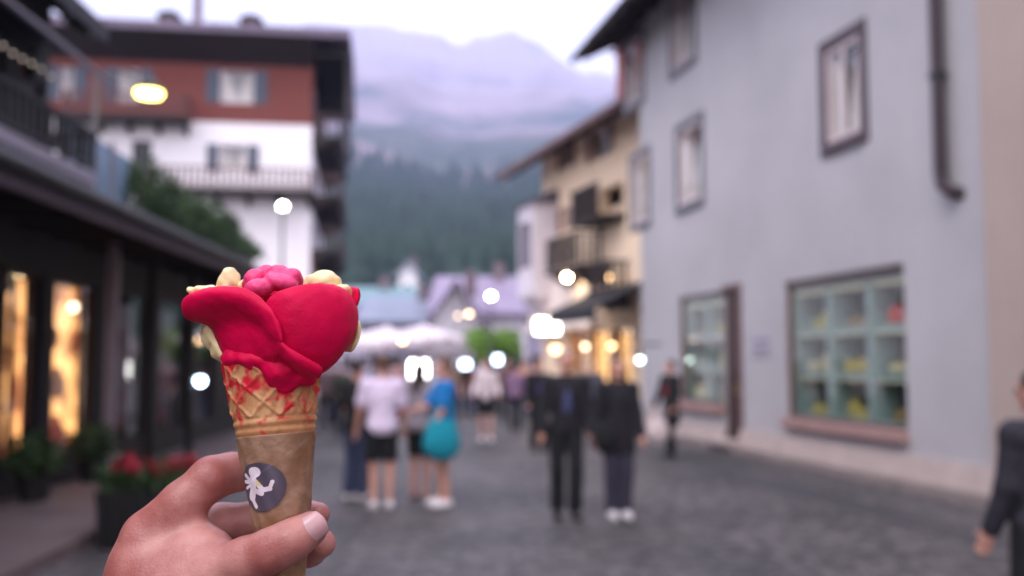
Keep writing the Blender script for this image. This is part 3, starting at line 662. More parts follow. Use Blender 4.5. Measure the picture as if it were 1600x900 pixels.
LIT = bpy.data.materials.new('warm_lit_shop'); LIT.use_nodes = True
b = LIT.node_tree.nodes['Principled BSDF']; l = LIT.node_tree.links; t = node(LIT, 'ShaderNodeTexCoord'); nn1 = node(LIT, 'ShaderNodeTexNoise', Scale=2.4, Detail=4.0)
r = node(LIT, 'ShaderNodeValToRGB'); e = r.color_ramp.elements; e[0].position = .38; e[0].color = lin(92,40,26); e[1].position = .62; e[1].color = lin(255,180,112); l.new(t.outputs['Object'], nn1.inputs['Vector']); l.new(nn1.outputs['Fac'], r.inputs['Fac'])
l.new(r.outputs['Color'], b.inputs['Emission Color']); b.inputs['Emission Strength'].default_value = 1.5; b.inputs['Base Color'].default_value = (.4,.25,.15,1)
LIT2 = mat('cool_dim_shop', lin(110,100,112), .7, var=.5, vs=2.2, emis=lin(150,130,145), es=.12)
DIMR = mat('dim_goods', lin(120,80,70), .7, var=.6, vs=5)
r = random.Random(11)
for (a, b_, kd), h_ in zip(bays, hs):
    f = window(FL, left, *h_, DKW, mull=0, curtain=False, depth=.05, name='shop_window')
    if kd in (1, 2): MB(FL).box((h_[0]+(.9 if kd == 1 else .35),-.62,.5),(h_[1]+(.35 if kd == 1 else 1.25),-.58,2.7 if kd == 2 else 2.5)).link('lit_interior', LIT, f)
    else: zz_ = -.8-.03*hs.index(h_); MB(FL).box((h_[0],zz_,.5),(h_[1]+1.2,zz_+.02,2.65)).link('interior', LIT2 if kd == 3 else DIMR, f)
    g = MB(FL); nI = 5
    for k in range(nI):
        u = h_[0]+(h_[1]-h_[0])*(k+.5)/nI; 
        for z in (.5, 1.15, 1.8): 
            if r.random() < (.35 if kd in (1, 2) else .75): g.lathe((u, -.45, z), [(.05,0),(.10,.08),(.11,.25),(.05,.34),(.06,.42)], 8)
    for z in ((.46,) if kd == 2 else (.46, 1.11, 1.76)): g.box((h_[0],-.56,z-.03),(h_[1],-.3,z))
    g.link('shelf', mat('goods_red', lin(150,70,56), .6, var=.5, vs=4), f)
# lamps glowing among the goods of the first window
for (px, py, rad, col) in ((60,590,.07,(255,150,90)),(52,655,.08,(255,110,80)),(68,700,.06,(255,170,110)),(40,560,.05,(255,190,120)),(115,480,.06,(255,225,190)),(128,560,.05,(255,220,170))):
    u, z = FL.uz(px, py, -.4); o = MB(FL).ball((u,-.4,z), rad)
    o.link('display_lamp', glow('glow_%d' % col[1], lin(*col), 4), left)
# posts of the arcade and canopy
GRP = mat('pale_post', lin(130,122,134), .5, var=.1)
cu0, cu1 = lo0, FL.u(372)+1.2
cn = 1.35; cz = 3.22
mb = MB(FL); mb.hexa([(cu0,cn,cz),(cu1,cn,cz),(cu1,.001,cz+.38),(cu0,.001,cz+.38)],[(cu0,cn,cz+.10),(cu1,cn,cz+.10),(cu1,.001,cz+.48),(cu0,.001,cz+.48)])
can = mb.link('canopy', mat('canopy_slate', lin(140,144,150), .4, var=.25, vs=1.5, bump=.4, bs=9), left)
mb = MB(FL); mb.box((cu0,cn,cz-.16),(cu1,cn+.05,cz+.13)); mb.link('fascia', mat('fascia_grey_violet', lin(88,80,98), .6, var=.15), can)
MB(FL).tube([(cu0,cn+.12,cz+.02),(cu1,cn+.12,cz+.02)], .07).link('gutter', BLACKISH, can)
k = cu0+.3
while k < cu1: MB(FL).hexa([(k,.01,cz-.05),(k+.1,.01,cz-.05),(k+.1,cn-.05,cz-.14),(k,cn-.05,cz-.14)],[(k,.01,cz+.32),(k+.1,.01,cz+.32),(k+.1,cn-.05,cz-.01),(k,cn-.05,cz-.01)]).link('rafter', DKW, can); k += 1.0
for px in (176,):
    u = FL.u(px, .5); MB(FL).box((u-.06,.42,.12),(u+.06,.54,cz+.35)).link('post', GRP, left); MB(FL).box((u-.12,.36,.0),(u+.12,.60,.45)).link('post_foot', WHITEW, left)
for px in (240, 300): u = FL.u(px, .5); MB(FL).box((u-.07,.42,.0),(u+.07,.54,cz+.35)).link('post', DKW, left)
# pavement under the canopy
mb = MB(FL); mb.box((lo0,.0,0),(lo1,1.75,.12)); mb.link('pavement', mat('brown_paving', lin(112,98,98), .6, var=.2, vs=1.5, bump=.3, bs=12), kind='structure')
# upper floor: timber wall, balcony, lit window, jutting roof
ue = FL.u(62, -.6); 
UW = [(FL.u(16,-.6), FL.u(36,-.6), 5.3, 5.75), (FL.u(-60,-.6), FL.u(-10,-.6), 4.7, 5.7), (FL.u(42,-.6), FL.u(54,-.6), 4.5, 5.4)]
FU = Frame(FL(0,-.6,0), FL.U, FL.N)
mb = MB(FU); wall_holes(mb, lo0, ue, 3.62, 6.6, UW, n0=-.3); mb.link('upper_wall', DKW, left)
mb = MB(FU); mb.box((ue-.3,-6,3.62),(ue,-.3,6.6)); mb.box((lo0,-6.2,3.62),(ue,-6,6.6)); mb.box((lo0,-1.6,3.62),(ue-.3,-1.5,6.2)); mb.link('upper_side_wall', DKW, left)
for i, w_ in enumerate(UW):
    f = window(FU, left, *w_, TIMBB, mull=1, curtain=False, depth=.1, name='upper_window')
    if i == 0: MB(FU).box((w_[0],-1,w_[2]),(w_[1],-.9,w_[3])).link('lit_interior', mat('amber_room', (.5,.4,.1), .6, var=0, emis=lin(210,170,70), es=.7), f)
balcony(FU, left, lo0, ue-.2, 4.15, .75, DKW, rail=.55, slab=GRP)
mb = MB(FU); rz0 = 6.55; mb.hexa([(lo0,.45,rz0-.25),(ue+.9,.45,rz0-.25),(ue+.9,-3,rz0+2.1),(lo0,-3,rz0+2.1)],[(lo0,.45,rz0),(ue+.9,.45,rz0),(ue+.9,-3,rz0+2.35),(lo0,-3,rz0+2.35)])
mb.hexa([(lo0,-3,rz0+2.1),(ue+.9,-3,rz0+2.1),(ue+.9,-7,rz0-.1),(lo0,-7,rz0-.1)],[(lo0,-3,rz0+2.35),(ue+.9,-3,rz0+2.35),(ue+.9,-7,rz0+.15),(lo0,-7,rz0+.15)])
ur = mb.link('roof', mat('dark_shingles', lin(42,40,46), .7, var=.2), left)
k = lo0
while k < ue+.75: MB(FU).hexa([(k,.0,rz0-.1),(k+.12,.0,rz0-.1),(k+.12,.4,rz0-.36),(k,.4,rz0-.36)],[(k,.0,rz0+.4),(k+.12,.0,rz0+.4),(k+.12,.4,rz0-.255),(k,.4,rz0-.255)]).link('rafter', DKW, ur); k += .8
# slanted grey awning on the balcony
mb = MB(FU); a, b_ = FL.u(-60,.2), ue-.1
aw2 = thing('grey_awning', 'slanted blue grey awning on the dark balcony at upper left', 'awning', tuple(FU(a, .5, 5)))
mb.hexa([(a,.02,6.0),(b_,.02,6.0),(b_,.95,5.35),(a,.95,5.35)],[(a,.02,6.03),(b_,.02,6.03),(b_,.95,5.38),(a,.95,5.38)]); mb.link('canvas', mat('blue_grey_canvas', lin(98,98,116), .8, var=.1), aw2)
MB(FU).tube([(a,.96,5.36),(b_,.96,5.36)], .03).link('front_bar', GRP, aw2)
# string of small bulbs
stt = thing('string_lights', 'string of small faint bulbs hanging along the upper left balcony', 'lights', tuple(FU(a, 1.0, 4.9)))
pts = []; 
for k in range(7): px = -10+k*15; sag = 10*math.sin(k*.9); u, z = FU.uz(px, 50+k*11+sag*.4, 1.0); pts.append((u, 1.0, z))
MB(FU).tube(pts, .006, 6).link('cable', BLACKISH, stt)
for k, p in enumerate(pts): MB(FU).ball((p[0], p[1], p[2]-.05), .016, 8).link('bulb', glow('dim_bulb', lin(255,225,200), .45), stt)
# terrace on top of the canopy: glass screens, planters of shrubs
scr = thing('glass_screen', 'blue grey glass wind screen on the terrace above the canopy', 'screen', tuple(FL(FL.u(150), -1.2, 3.6)))
fbl = Frame(FL(0,-.8,0), FL.U, FL.N)
for k, (pa, pb) in enumerate(((84,108),(112,134),(138,162),(166,192))):
    a, b_ = fbl.u(pa), fbl.u(pb); z1 = fbl.uz(pa, 236)[1]
    MB(fbl).box((a+.03,-.015,3.65),(b_-.03,.015,5.2)).link('panel', mat('blue_glass', lin(126,148,170), .15, var=.25, vs=1.2), scr)
    MB(fbl).box((a-.03,-.03,3.6),(a+.03,.03,5.3)).link('post', GRP, scr)
tr = 0
for k, (px, py, hh, lab) in enumerate(((212,330,1.15,'rounded green shrub on the terrace beside the glass screen'),(285,365,.95,'dark shrub on the terrace in the middle of the row above canopy'),(322,352,1.25,'tall dark shrub on the terrace behind the white hotel wall'),(358,392,.7,'low shrub at the far end of the terrace row'))):
    f2 = Frame(FL(0,-.7,0), FL.U, FL.N); u, z = f2.uz(px, py+18)
    t_ = thing('terrace_shrub', lab, 'shrub', tuple(f2(u, 0, 3.6)), 'shrubs along the terrace')
    MB(f2).hexa([(u-.35,-.2,3.6),(u+.35,-.2,3.6),(u+.35,.2,3.6),(u-.35,.2,3.6)],[(u-.42,-.25,4.0),(u+.42,-.25,4.0),(u+.42,.25,4.0),(u-.42,.25,4.0)]).link('planter', TIMB, t_)
    MB(f2).tube([(u,0,4.0),(u+.03,0,4.3+hh*.4)], .03).link('stem', TIMB, t_)
    c = f2(u, 0, 4.15+hh*.42); leaves('foliage', [(c, (.75,.5,hh*.55), 1), (c+np.array([.35,.2,-.1]), (.5,.4,hh*.4), .5), (c+np.array([-.3,.1,.15]), (.45,.4,hh*.4), .5)], 900, .07, LEAF, t_, seed=20+k)

# ================================================================ far village
def house(name, label, px0, px1, pyE, pyR, Y, wm, rm, gable=False, depth=9, wn=3, group=None, pyB=565):
    a, b = P(px0, HOR, Y), P(px1, HOR, Y); F = Frame(a, (1,0), (0,-1)); W_ = b[0]-a[0]; zE = P(px0, pyE, Y)[2]; zR_ = P(px0, pyR, Y)[2]
    t = thing(name, label, 'building', tuple(F(W_/2, -depth/2, 0)), group)
    hs_ = []; nf_ = max(1, int(zE/2.9))
    for f in range(nf_):
        for k in range(wn): c = W_*(k+.5)/wn; hs_.append((c-.5, c+.5, f*2.8+1.0, min(f*2.8+2.2, zE-.25)))
    hs_ = [h for h in hs_ if h[3] > h[2]+.3]
    mb = MB(F); wall_holes(mb, 0, W_, 0, zE, hs_); mb.box((0,-depth,0),(.3,-.35,zE)); mb.box((W_-.3,-depth,0),(W_,-.35,zE)); mb.box((.3,-depth,0),(W_-.3,-depth+.3,zE))
    if gable: mb.add([(0,0,zE),(W_,0,zE),(W_/2,0,zR_),(0,-depth,zE),(W_,-depth,zE),(W_/2,-depth,zR_)], [(0,1,2),(5,4,3),(0,2,5,3),(2,1,4,5)])
    mb.link('wall', wm, t)
    o = .9; mb = MB(F)
    if gable:
        s = (zR_-zE)/(W_/2)
        mb.hexa([(-o,o,zE-s*o),(W_/2,o,zR_),(W_/2,-depth-o,zR_),(-o,-depth-o,zE-s*o)],[(-o,o,zE-s*o+.25),(W_/2,o,zR_+.25),(W_/2,-depth-o,zR_+.25),(-o,-depth-o,zE-s*o+.25)])
        mb.hexa([(W_/2,o,zR_),(W_+o,o,zE-s*o),(W_+o,-depth-o,zE-s*o),(W_/2,-depth-o,zR_)],[(W_/2,o,zR_+.25),(W_+o,o,zE-s*o+.25),(W_+o,-depth-o,zE-s*o+.25),(W_/2,-depth-o,zR_+.25)])
    else:
        mb.hexa([(-o,o,zE-.1),(W_+o,o,zE-.1),(W_+o,-depth/2,zR_),(-o,-depth/2,zR_)],[(-o,o,zE+.12),(W_+o,o,zE+.12),(W_+o,-depth/2,zR_+.22),(-o,-depth/2,zR_+.22)])
        mb.hexa([(-o,-depth/2,zR_),(W_+o,-depth/2,zR_),(W_+o,-depth-o,zE-.1),(-o,-depth-o,zE-.1)],[(-o,-depth/2,zR_+.22),(W_+o,-depth/2,zR_+.22),(W_+o,-depth-o,zE+.12),(-o,-depth-o,zE+.12)])
    rf = mb.link('roof', rm, t)
    MB(F).box((W_*.6,-depth*.45,zR_-.6),(W_*.6+.7,-depth*.45+.6,zR_+1.0)).link('chimney', mat('chimney_plaster', (.2,.2,.2)), rf)
    for h in hs_: window(F, t, *h, WHITEW, pm=mat('dark_pane', lin(40,44,50), .2), mull=1, curtain=False, depth=.1, trans=False)
    return t, F, W_, zE, zR_
ROOFG = mat('blue_grey_far_roof', lin(128,134,152), .6, var=.2, vs=.6); ROOFV = mat('violet_far_roof', lin(140,126,150), .6, var=.15, vs=.6); ROOFT = mat('teal_far_roof', lin(104,134,140), .6, var=.15, vs=.6)
house('gabled_house', 'white gabled house with violet roof at the end of the street', 690, 822, 492, 424, 62, WH, ROOFV, wn=4, depth=12)
house('small_gabled_house', 'little white house with pointed gable left of the violet roof', 676, 752, 500, 442, 57, WH, ROOFV, gable=True, wn=2, depth=8)
house('long_roofed_house', 'pale house with long blue grey roof behind the awnings', 575, 690, 505, 462, 66, mat('lilac_wall', lin(186,176,196), .85, var=.1), ROOFG, wn=4)
house('teal_roofed_house', 'house with faded teal roof beside the hotel end', 500, 640, 478, 446, 82, mat('lilac_wall', (1,1,1)), ROOFT, wn=5)
house('slope_house', 'small white house alone on the dark forest slope', 622, 650, 425, 408, 150, WH, ROOFG, gable=True, wn=1, depth=8)
house('distant_house', 'low lilac house between violet and yellow houses', 800, 850, 470, 440, 75, mat('lilac_wall', (1,1,1)), ROOFG, wn=2)
# ================================================================ lamps, awnings, tree, planter
POLE = mat('lamp_pole', lin(92,88,92), .5, var=.1)
WARM = glow('warm_lamp', lin(255,226,180), 60); WHT = glow('white_lamp', lin(255,250,240), 26); BLU = glow('cool_lamp', lin(200,226,255), 14); YEL = glow('yellow_lamp', lin(255,214,90), 22)
# tall lamp with disc head
q = P(137, HOR, 20.0); h = P(233, 143, 20.0)
t = thing('street_lamp', 'tall street lamp with wide yellow glowing disc before the brick hotel', 'street lamp', (q[0], q[1], 0))
MB().tube([(q[0],q[1],0),(q[0],q[1],3),(q[0],q[1],7.5)], [.09,.07,.05]).link('pole', POLE, t)
MB().tube([(q[0],q[1],7.3),(q[0]+.5,q[1],7.62),(h[0],h[1],h[2]+.28)], .03).link('arm', POLE, t)
MB().lathe((h[0],h[1],h[2]), [(.30,.0),(.32,.05),(.16,.18),(.05,.28)], 20).link('lamp_shade', BLACKISH, t)
MB().lathe((h[0],h[1],h[2]-.10), [(.10,-.03),(.24,.0),(.27,.07),(.27,.09)], 20).link('diffuser', YEL if False else glow('yellow_disc', lin(255,224,110), 7), t)
def globe_lamp(px, py, Y, r_, gm, label, group=None, z0=0):
    p = P(px, py, Y); t = thing('globe_lamp', label, 'street lamp', (p[0], p[1], z0), group)
    MB().tube([(p[0],p[1],z0),(p[0],p[1],z0+(p[2]-r_-z0)*.4),(p[0],p[1],p[2]-r_)], [.06,.045,.035]).link('pole', POLE, t)
    MB().lathe((p[0],p[1],p[2]-r_-.02), [(.07,0),(.09,.04),(.06,.06)], 12).link('collar', BLACKISH, t); MB().ball((p[0],p[1],p[2]), r_).link('globe', gm, t)
globe_lamp(442, 323, 24, .085, WHT, 'white globe lamp in front of the white hotel wall')
globe_lamp(767, 463, 38, .10, WHT, 'white globe lamp before the violet roofed house')
globe_lamp(733, 491, 44, .10, glow('soft_warm', lin(255,214,170), 5), 'soft warm globe lamp beside the small gabled house')
globe_lamp(716, 494, 46, .07, glow('soft_warm', (1,1,1), 12), 'faint warm globe lamp left of the brighter one by the gable')
globe_lamp(582, 540, 32, .09, glow('amber_lamp', lin(255,204,140), 5.5), 'amber lamp left of its twin above the awnings')
globe_lamp(629, 533, 32, .09, glow('amber_lamp', (1,1,1), 12), 'amber lamp right of its twin above the awnings')
def wall_lamp(F, px, py, n, r_, gm, label):
    u, z = F.uz(px, py, n); t = thing('wall_lantern', label, 'lantern', tuple(F(u, 0, z-.3)), 'lanterns on the yellow house')
    MB(F).tube([(u,.0,z+.3),(u,n,z+.36),(u,n,z+r_+.04)], .025).link('bracket', BLACKISH, t)
    MB(F).lathe((u,n,z+r_*.6), [(r_*1.3,0),(r_*1.2,.04),(.03,.14)], 10).link('lantern_cap', BLACKISH, t); MB(F).ball((u,n,z), r_).link('lamp_glass', gm, t)
wall_lamp(FY, 886, 433, .6, .09, glow('warm_lamp', (1,1,1), 26), 'bright warm lantern on the flared white wall below the bay')
wall_lamp(FY, 952, 433, .45, .07, glow('amber_lamp', (1,1,1), 12), 'dim amber lantern above the dark awning')
wall_lamp(FY, 1000, 562, 2.2, .06, glow('green_white', lin(226,245,236), 7), 'small white lantern below the dark awning')
wall_lamp(FY, 956, 540, 1.2, .07, glow('amber_lamp', (1,1,1), 12), 'amber lantern beside the lit yellow shop window')
wall_lamp(FY, 914, 541, .5, .08, glow('soft_warm', (1,1,1), 12), 'soft white lantern between the shop windows')
wall_lamp(FY, 868, 545, .7, .15, glow('peach_lamp', lin(255,196,140), 4), 'large peach lantern under the glowing white sign')
def sign(px0, px1, py0, py1, Y, gm, label, name='lit_sign', ground=True, words=None):
    a, b = P(px0, py1, Y), P(px1, py0, Y); t = thing(name, label, 'sign', ((a[0]+b[0])/2, Y, 0 if ground else a[2]))
    MB().box((a[0]-.04,Y,a[2]-.04),(b[0]+.04,Y+.12,b[2]+.04)).link('sign_frame', BLACKISH, t)
    MB().box((a[0],Y-.02,a[2]),(b[0],Y-.002,b[2])).link('sign_face', gm, t)
    if ground:
        for x in (a[0]+.06, b[0]-.06): MB().box((x-.03,Y+.02,0),(x+.03,Y+.08,a[2]-.04)).link('leg', BLACKISH, t)
    return t
u, z = FY.uz(855, 510, .9)
sgn = thing('lit_sign', 'glowing white sign box hanging over the yellow house corner', 'sign', tuple(FY(u, .9, z-.3)))
a, b = P(836, 521, 31.2), P(874, 498, 31.2)
MB().box((a[0]-.05,a[1],a[2]-.05),(b[0]+.05,a[1]+.25,b[2]+.05)).link('sign_box', BLACKISH, sgn); MB().box((a[0],a[1]-.03,a[2]),(b[0],a[1]-.004,b[2])).link('sign_face', glow('white_sign', lin(255,246,236), 7.0), sgn)
MB().tube([(b[0],a[1]+.1,b[2]+.05),(b[0]+.7,a[1]+.4,b[2]+.1)], .03).link('bracket', BLACKISH, sgn)
sign(640, 651, 564, 590, 27, glow('white_screen', lin(255,250,246), 8), 'left upright glowing board of a bright pair in the crowd')
sign(658, 669, 564, 589, 27, glow('white_screen', (1,1,1), 5), 'right upright glowing board of a bright pair in the crowd')
sign(720, 734, 562, 575, 31, glow('blue_screen', lin(196,222,255), 6), 'bluish glowing board left of the woman in white')
sign(772, 783, 556, 568, 33, glow('blue_screen', (1,1,1), 6), 'upper bluish glowing board right of the green tree')
sign(777, 785, 578, 586, 30, glow('violet_screen', lin(206,206,255), 3), 'lower violet glowing board among the distant walkers')
# cool lamp in the left shop arcade
u, z = FL.uz(313, 595, .6); t = thing('arcade_lamp', 'bluish white lamp hanging in the dark left arcade', 'lamp', tuple(FL(u, .6, z-.1)))
MB(FL).tube([(u,.6,z+.05),(u,.6,3.3)], .008, 6).link('cord', BLACKISH, t); MB(FL).ball((u,.6,z), .075).link('bulb', BLU, t)
MB(FL).lathe((u,.6,z+.05), [(.12,0),(.10,.05),(.03,.1)], 14).link('lamp_shade', BLACKISH, t)

# parasols / awnings in front of the far houses
CANV = mat('off_white_canvas', lin(226,214,222), .8, var=.06, vs=1.5)
def parasol(px, py, Y, W_, label, m=CANV):
    p = P(px, py, Y); t = thing('parasol', label, 'parasol', (p[0], Y, 0), 'large pale parasols at the street end')
    mb = MB(); zt = p[2]+.5; h_ = W_/2
    c = [(p[0]-h_,Y-h_,p[2]),(p[0]+h_,Y-h_,p[2]),(p[0]+h_,Y+h_,p[2]),(p[0]-h_,Y+h_,p[2])]; top = (p[0],Y,zt)
    mb.add(c+[top]+[(x,y,z-.22) for x,y,z in c], [(0,1,4),(1,2,4),(2,3,4),(3,0,4),(5,6,1,0),(6,7,2,1),(7,8,3,2),(8,5,0,3)]); cn_ = mb.link('canopy', m, t)
    s = cn_.modifiers.new('t', 'SOLIDIFY'); s.thickness = .02
    MB().tube([(p[0],Y,0),(p[0],Y,zt+.1)], .035).link('pole', WHITEW, t); MB().lathe((p[0],Y,0), [(.4,0),(.4,.08),(.1,.12)], 14).link('base', BLACKISH, t)
parasol(540, 536, 33, 2.8, 'pale parasol just right of the ice cream'); parasol(604, 532, 36, 3.0, 'pale parasol in the middle of the row')
parasol(662, 528, 38, 3.2, 'pale parasol nearest the little gabled house')
parasol(700, 552, 30, 1.6, 'darker grey parasol before the green tree', mat('grey_canvas', lin(130,122,128), .8))
LEAFT = mat('bright_leaf_green', (.2,.36,.07), .6, var=.4, vs=2, spec=.3)  # the street-end trees' own leaf colour, a brighter green than the shrubs
# tree
def tree(px, py, Y, rad, label, seed):
    p = P(px, py, Y); t = thing('leafy_tree', label, 'tree', (p[0], Y, 0), None); z = p[2]
    mb = MB(); mb.tube([(p[0],Y,0),(p[0]+.05,Y,z*.45),(p[0],Y,z)], [.14,.10,.05]); r = random.Random(seed)
    for k in range(7): an = k*.9; mb.tube([(p[0],Y,z*.45+.1*k),(p[0]+rad[0]*.7*math.cos(an),Y+rad[1]*.7*math.sin(an),z+rad[2]*.3*r.uniform(-1,1))], [.05,.02], 6)
    mb.link('trunk', TIMB, t)
    bl = [((p[0]+rad[0]*.6*r.uniform(-1,1), Y+rad[1]*.6*r.uniform(-1,1), z+rad[2]*.55*r.uniform(-1,1)), (rad[0]*.5,rad[1]*.5,rad[2]*.5), 1) for _ in range(9)]
    leaves('crown', bl, 420, .12, LEAFT, t, seed=seed)
tree(770, 541, 44, (1.35,1.1,.75), 'low bright green tree before the violet roofed house', 5)
tree(738, 548, 42, (.8,.8,.5), 'small bushy tree left of the bright green one', 6)
# geranium planter
D = gy(858); x0, x1 = G(148, 858)[0], G(292, 858)[0]; F0 = Frame((x0, D), (1,0), (0,-1)); W_ = x1-x0
pl = thing('flower_planter', 'dark wooden planter of red geraniums beside the canopy pavement', 'planter', (x0+W_/2, D, 0))
mb = MB(F0); mb.hexa([(.05,-.5,0),(W_-.05,-.5,0),(W_-.05,0,0),(.05,0,0)],[(0,-.55,.5),(W_,-.55,.5),(W_,.05,.5),(0,.05,.5)])
for k in range(7): mb.box((.03+k*W_/7,.02,.04),(.03+(k+.8)*W_/7,.065,.48))
mb.link('box', DKW, pl)
leaves('foliage', [((x0+W_*f, D+.25, .58), (.22,.28,.17), 1) for f in (.15,.38,.62,.85)], 260, .055, LEAF, pl, seed=3)
leaves('blossoms', [((x0+W_*f, D+.2, .70+.03*math.sin(f*9)), (.13,.2,.08), 1) for f in (.2,.38,.66,.9)], 75, .04, FLOWR, pl, seed=4)
# low hedge boxes by the left shop
for px, py, lab in ((60,750,'low dark green pot plant under the first lit window'),(150,735,'low dark green pot plant by the pale post foot')):
    u = FL.u(px, .35); c = FL(u, .35, 0); t = thing('pot_plant', lab, 'plant', tuple(c+np.array([0,0,.12])))
    MB().lathe(c+np.array([0,0,.12]), [(.14,0),(.19,.28),(.2,.3)], 14).link('pot', DKW, t); leaves('foliage', [(c+np.array([0,0,.6]), (.3,.3,.24), 1)], 500, .06, LEAF, t, seed=int(px))

# ================================================================ people
SKP = mat('skin_people', lin(214,158,140), .55, var=.06, vs=10)
HAIRD = mat('dark_hair', lin(50,38,36), .6, var=.2); HAIRB = mat('brown_hair', lin(96,66,50), .6, var=.2); HAIRG = mat('grey_hair', lin(150,140,136), .7, var=.2)
EYE = mat('eye_dark', lin(40,30,28), .2, var=0)
WSH = mat('white_shoe', lin(226,220,224), .6, var=.05); DSH = mat('dark_shoe', lin(46,42,44), .5)
def cloth(n_, r_, g_, b_): return mat(n_, lin(r_,g_,b_), .9, var=.12, vs=8, bump=.3, bs=30)
def person(label, px, D, face, H=1.7, top=None, top_len=0, sleeve=1, pants=None, plen=1, shoes=WSH, hair=HAIRD, long_hair=False, armL=(8,10), armR=(8,10), stride=0.0, vox=.011, coat=0.0, group=None, inner=None, spread=.10, elbL=None, elbR=None, headturn=0, skirt=False, fem=False):
    """arm angles: (outward deg, forward deg); the figure looks along local -Y"""
    q = P(px, HOR, D); t = thing('person', label, 'person', (q[0], D, 0), group, R(face)); _ORG[t] = np.zeros(3)
    s = H/1.75; A = lambda x, y, z: np.array([x, y, z])*s
    sw = .185 if not fem else .165
    hipL, hipR = A(.09,0,.93), A(-.09,0,.93)
    fl, fr_ = A(spread,-stride*.5,.07), A(-spread,stride*.5,.07)
    kl, kr = (hipL+fl)/2+A(.005,-.03-abs(stride)*.15,.02), (hipR+fr_)/2+A(-.005,-.03-abs(stride)*.05,.02)
    shL, shR = A(sw,0,1.42), A(-sw,0,1.42)
    def arm(sh, sgn, ang, elb):
        o, f = R(ang[0]), R(ang[1]); d = np.array([sgn*math.sin(o), -math.sin(f), -math.cos(max(o, f))]); d /= np.linalg.norm(d); el = sh+d*.28*s
        e = R(elb if elb is not None else 18); d2 = np.array([d[0]*.5, d[1]*math.cos(e)-math.sin(e), d[2]*math.cos(e)]); d2 /= np.linalg.norm(d2)
        return el, el+d2*.25*s, d2
    eL, wL, dL = arm(shL, 1, armL, elbL); eR, wR, dR = arm(shR, -1, armR, elbR)
    nk, hd = A(0,.01,1.46), A(0,-.01,1.63)
    ht = R(headturn); rot = np.array([[math.cos(ht), -math.sin(ht), 0], [math.sin(ht), math.cos(ht), 0], [0, 0, 1]])
    Hd = lambda x, y, z: hd + rot@(np.array([x, y, z])*s)
    pr = [('e', A(0,.0,1.27), (.16*s if not fem else .145*s,.10*s,.20*s), None), ('e', A(0,.0,1.08), (.135*s,.095*s,.16*s), None), ('e', A(0,.01,.95), (.165*s,.11*s,.12*s), None),
          ('c', shL, shR, .06*s, .06*s), ('c', nk-A(0,0,.03), A(0,0,1.56), .058*s, .052*s),
          ('c', shL, eL, .052*s, .040*s), ('c', eL, wL, .040*s, .026*s), ('c', shR, eR, .052*s, .040*s), ('c', eR, wR, .040*s, .026*s),
          ('c', hipL, kl, .085*s, .055*s), ('c', kl, fl+A(0,.01,.03), .057*s, .036*s), ('c', hipR, kr, .085*s, .055*s), ('c', kr, fr_+A(0,.01,.03), .057*s, .036*s),
          ('c', fl, fl+A(.01,-.13,-.03), .04*s, .032*s), ('c', fr_, fr_+A(-.01,-.13,-.03), .04*s, .032*s),
          ('e', Hd(0,.012,.03), (.076*s,.094*s,.105*s), rot), ('c', Hd(0,-.05,-.055), Hd(0,-.035,-.04), .042*s, .05*s, .02),
          ('c', Hd(0,-.088,.02), Hd(0,-.108,-.012), .011*s, .016*s, .008), ('c', Hd(-.018,-.088,-.05), Hd(.018,-.088,-.05), .009*s, .009*s, .006),
          ('c', Hd(.077,.01,.02), Hd(.077,.015,-.015), .014*s, .012*s, .008), ('c', Hd(-.077,.01,.02), Hd(-.077,.015,-.015), .014*s, .012*s, .008), ('c', Hd(-.035,-.08,.042), Hd(.035,-.08,.042), .012*s, .012*s, .01)]
    for w_, d_, sg in ((wL, dL, 1), (wR, dR, -1)):
        side = np.array([sg*.2, -1, 0]); side = side-(side@d_)*d_; side /= np.linalg.norm(side); nn_ = np.cross(d_, side)
        pr.append(('c', w_, w_+d_*.075*s, .028*s, .036*s))
        for k, (of, ln) in enumerate(((.030,.062),(.010,.072),(-.010,.068),(-.029,.052))):
            b0_ = w_+d_*.085*s+side*of*s; pr.append(('c', b0_, b0_+d_*ln*.55*s, .0105*s, .010*s, .004)); m_ = b0_+d_*ln*.55*s; pr.append(('c', m_, m_+d_*ln*.45*s+nn_*(-sg)*.012*s, .010*s, .0085*s, .004))
        pr.append(('c', w_+d_*.02*s+side*.025*s, w_+d_*.075*s+side*.058*s, .013*s, .010*s, .006))
    body('body', pr, vox, .025*s, SKP, t, relax=1, local=True, **({}))
    for x in (-.031, .031): MB().ball(Hd(x,-.082,.02), .011*s, 8).link('eye', EYE, t, local=True)
    # hair
    hp = [('e', Hd(0,.03,.055), (.088*s,.098*s,.098*s), rot)]; cut = [(Hd(0,-.075,.06), rot@np.array([0,-.8,-.6])), (Hd(0,.0,-.05), (0,0,-1))]
    if long_hair:
        hp += [('c', Hd(0,.06,.03), Hd(0,.10,-.20), .075*s, .07*s), ('c', Hd(.06,.04,.0), Hd(.075,.03,-.19), .035*s, .03*s), ('c', Hd(-.06,.04,.0), Hd(-.075,.03,-.19), .035*s, .03*s)]; cut = cut[:1]
        cut = [(Hd(0,-.08,.06), rot@np.array([0,-.85,-.4]))]
    body('hair', hp, vox, .02, hair, t, cuts=cut, relax=1, local=True)
    # top
    g = .018*s; tp = [('e', A(0,0,1.27), ((.16 if not fem else .145)*s+g*1.5,.10*s+g*1.6,.21*s+g), None), ('e', A(0,0,1.08), (.145*s+g,.10*s+g*1.5,.2*s), None), ('e', A(0,.01,.95), (.17*s+g,.115*s+g,.13*s+g), None), ('c', shL, shR, .062*s+g, .062*s+g), ('c', nk-A(0,0,.05), nk-A(0,0,.02), .07*s+g*.5, .06*s+g)]
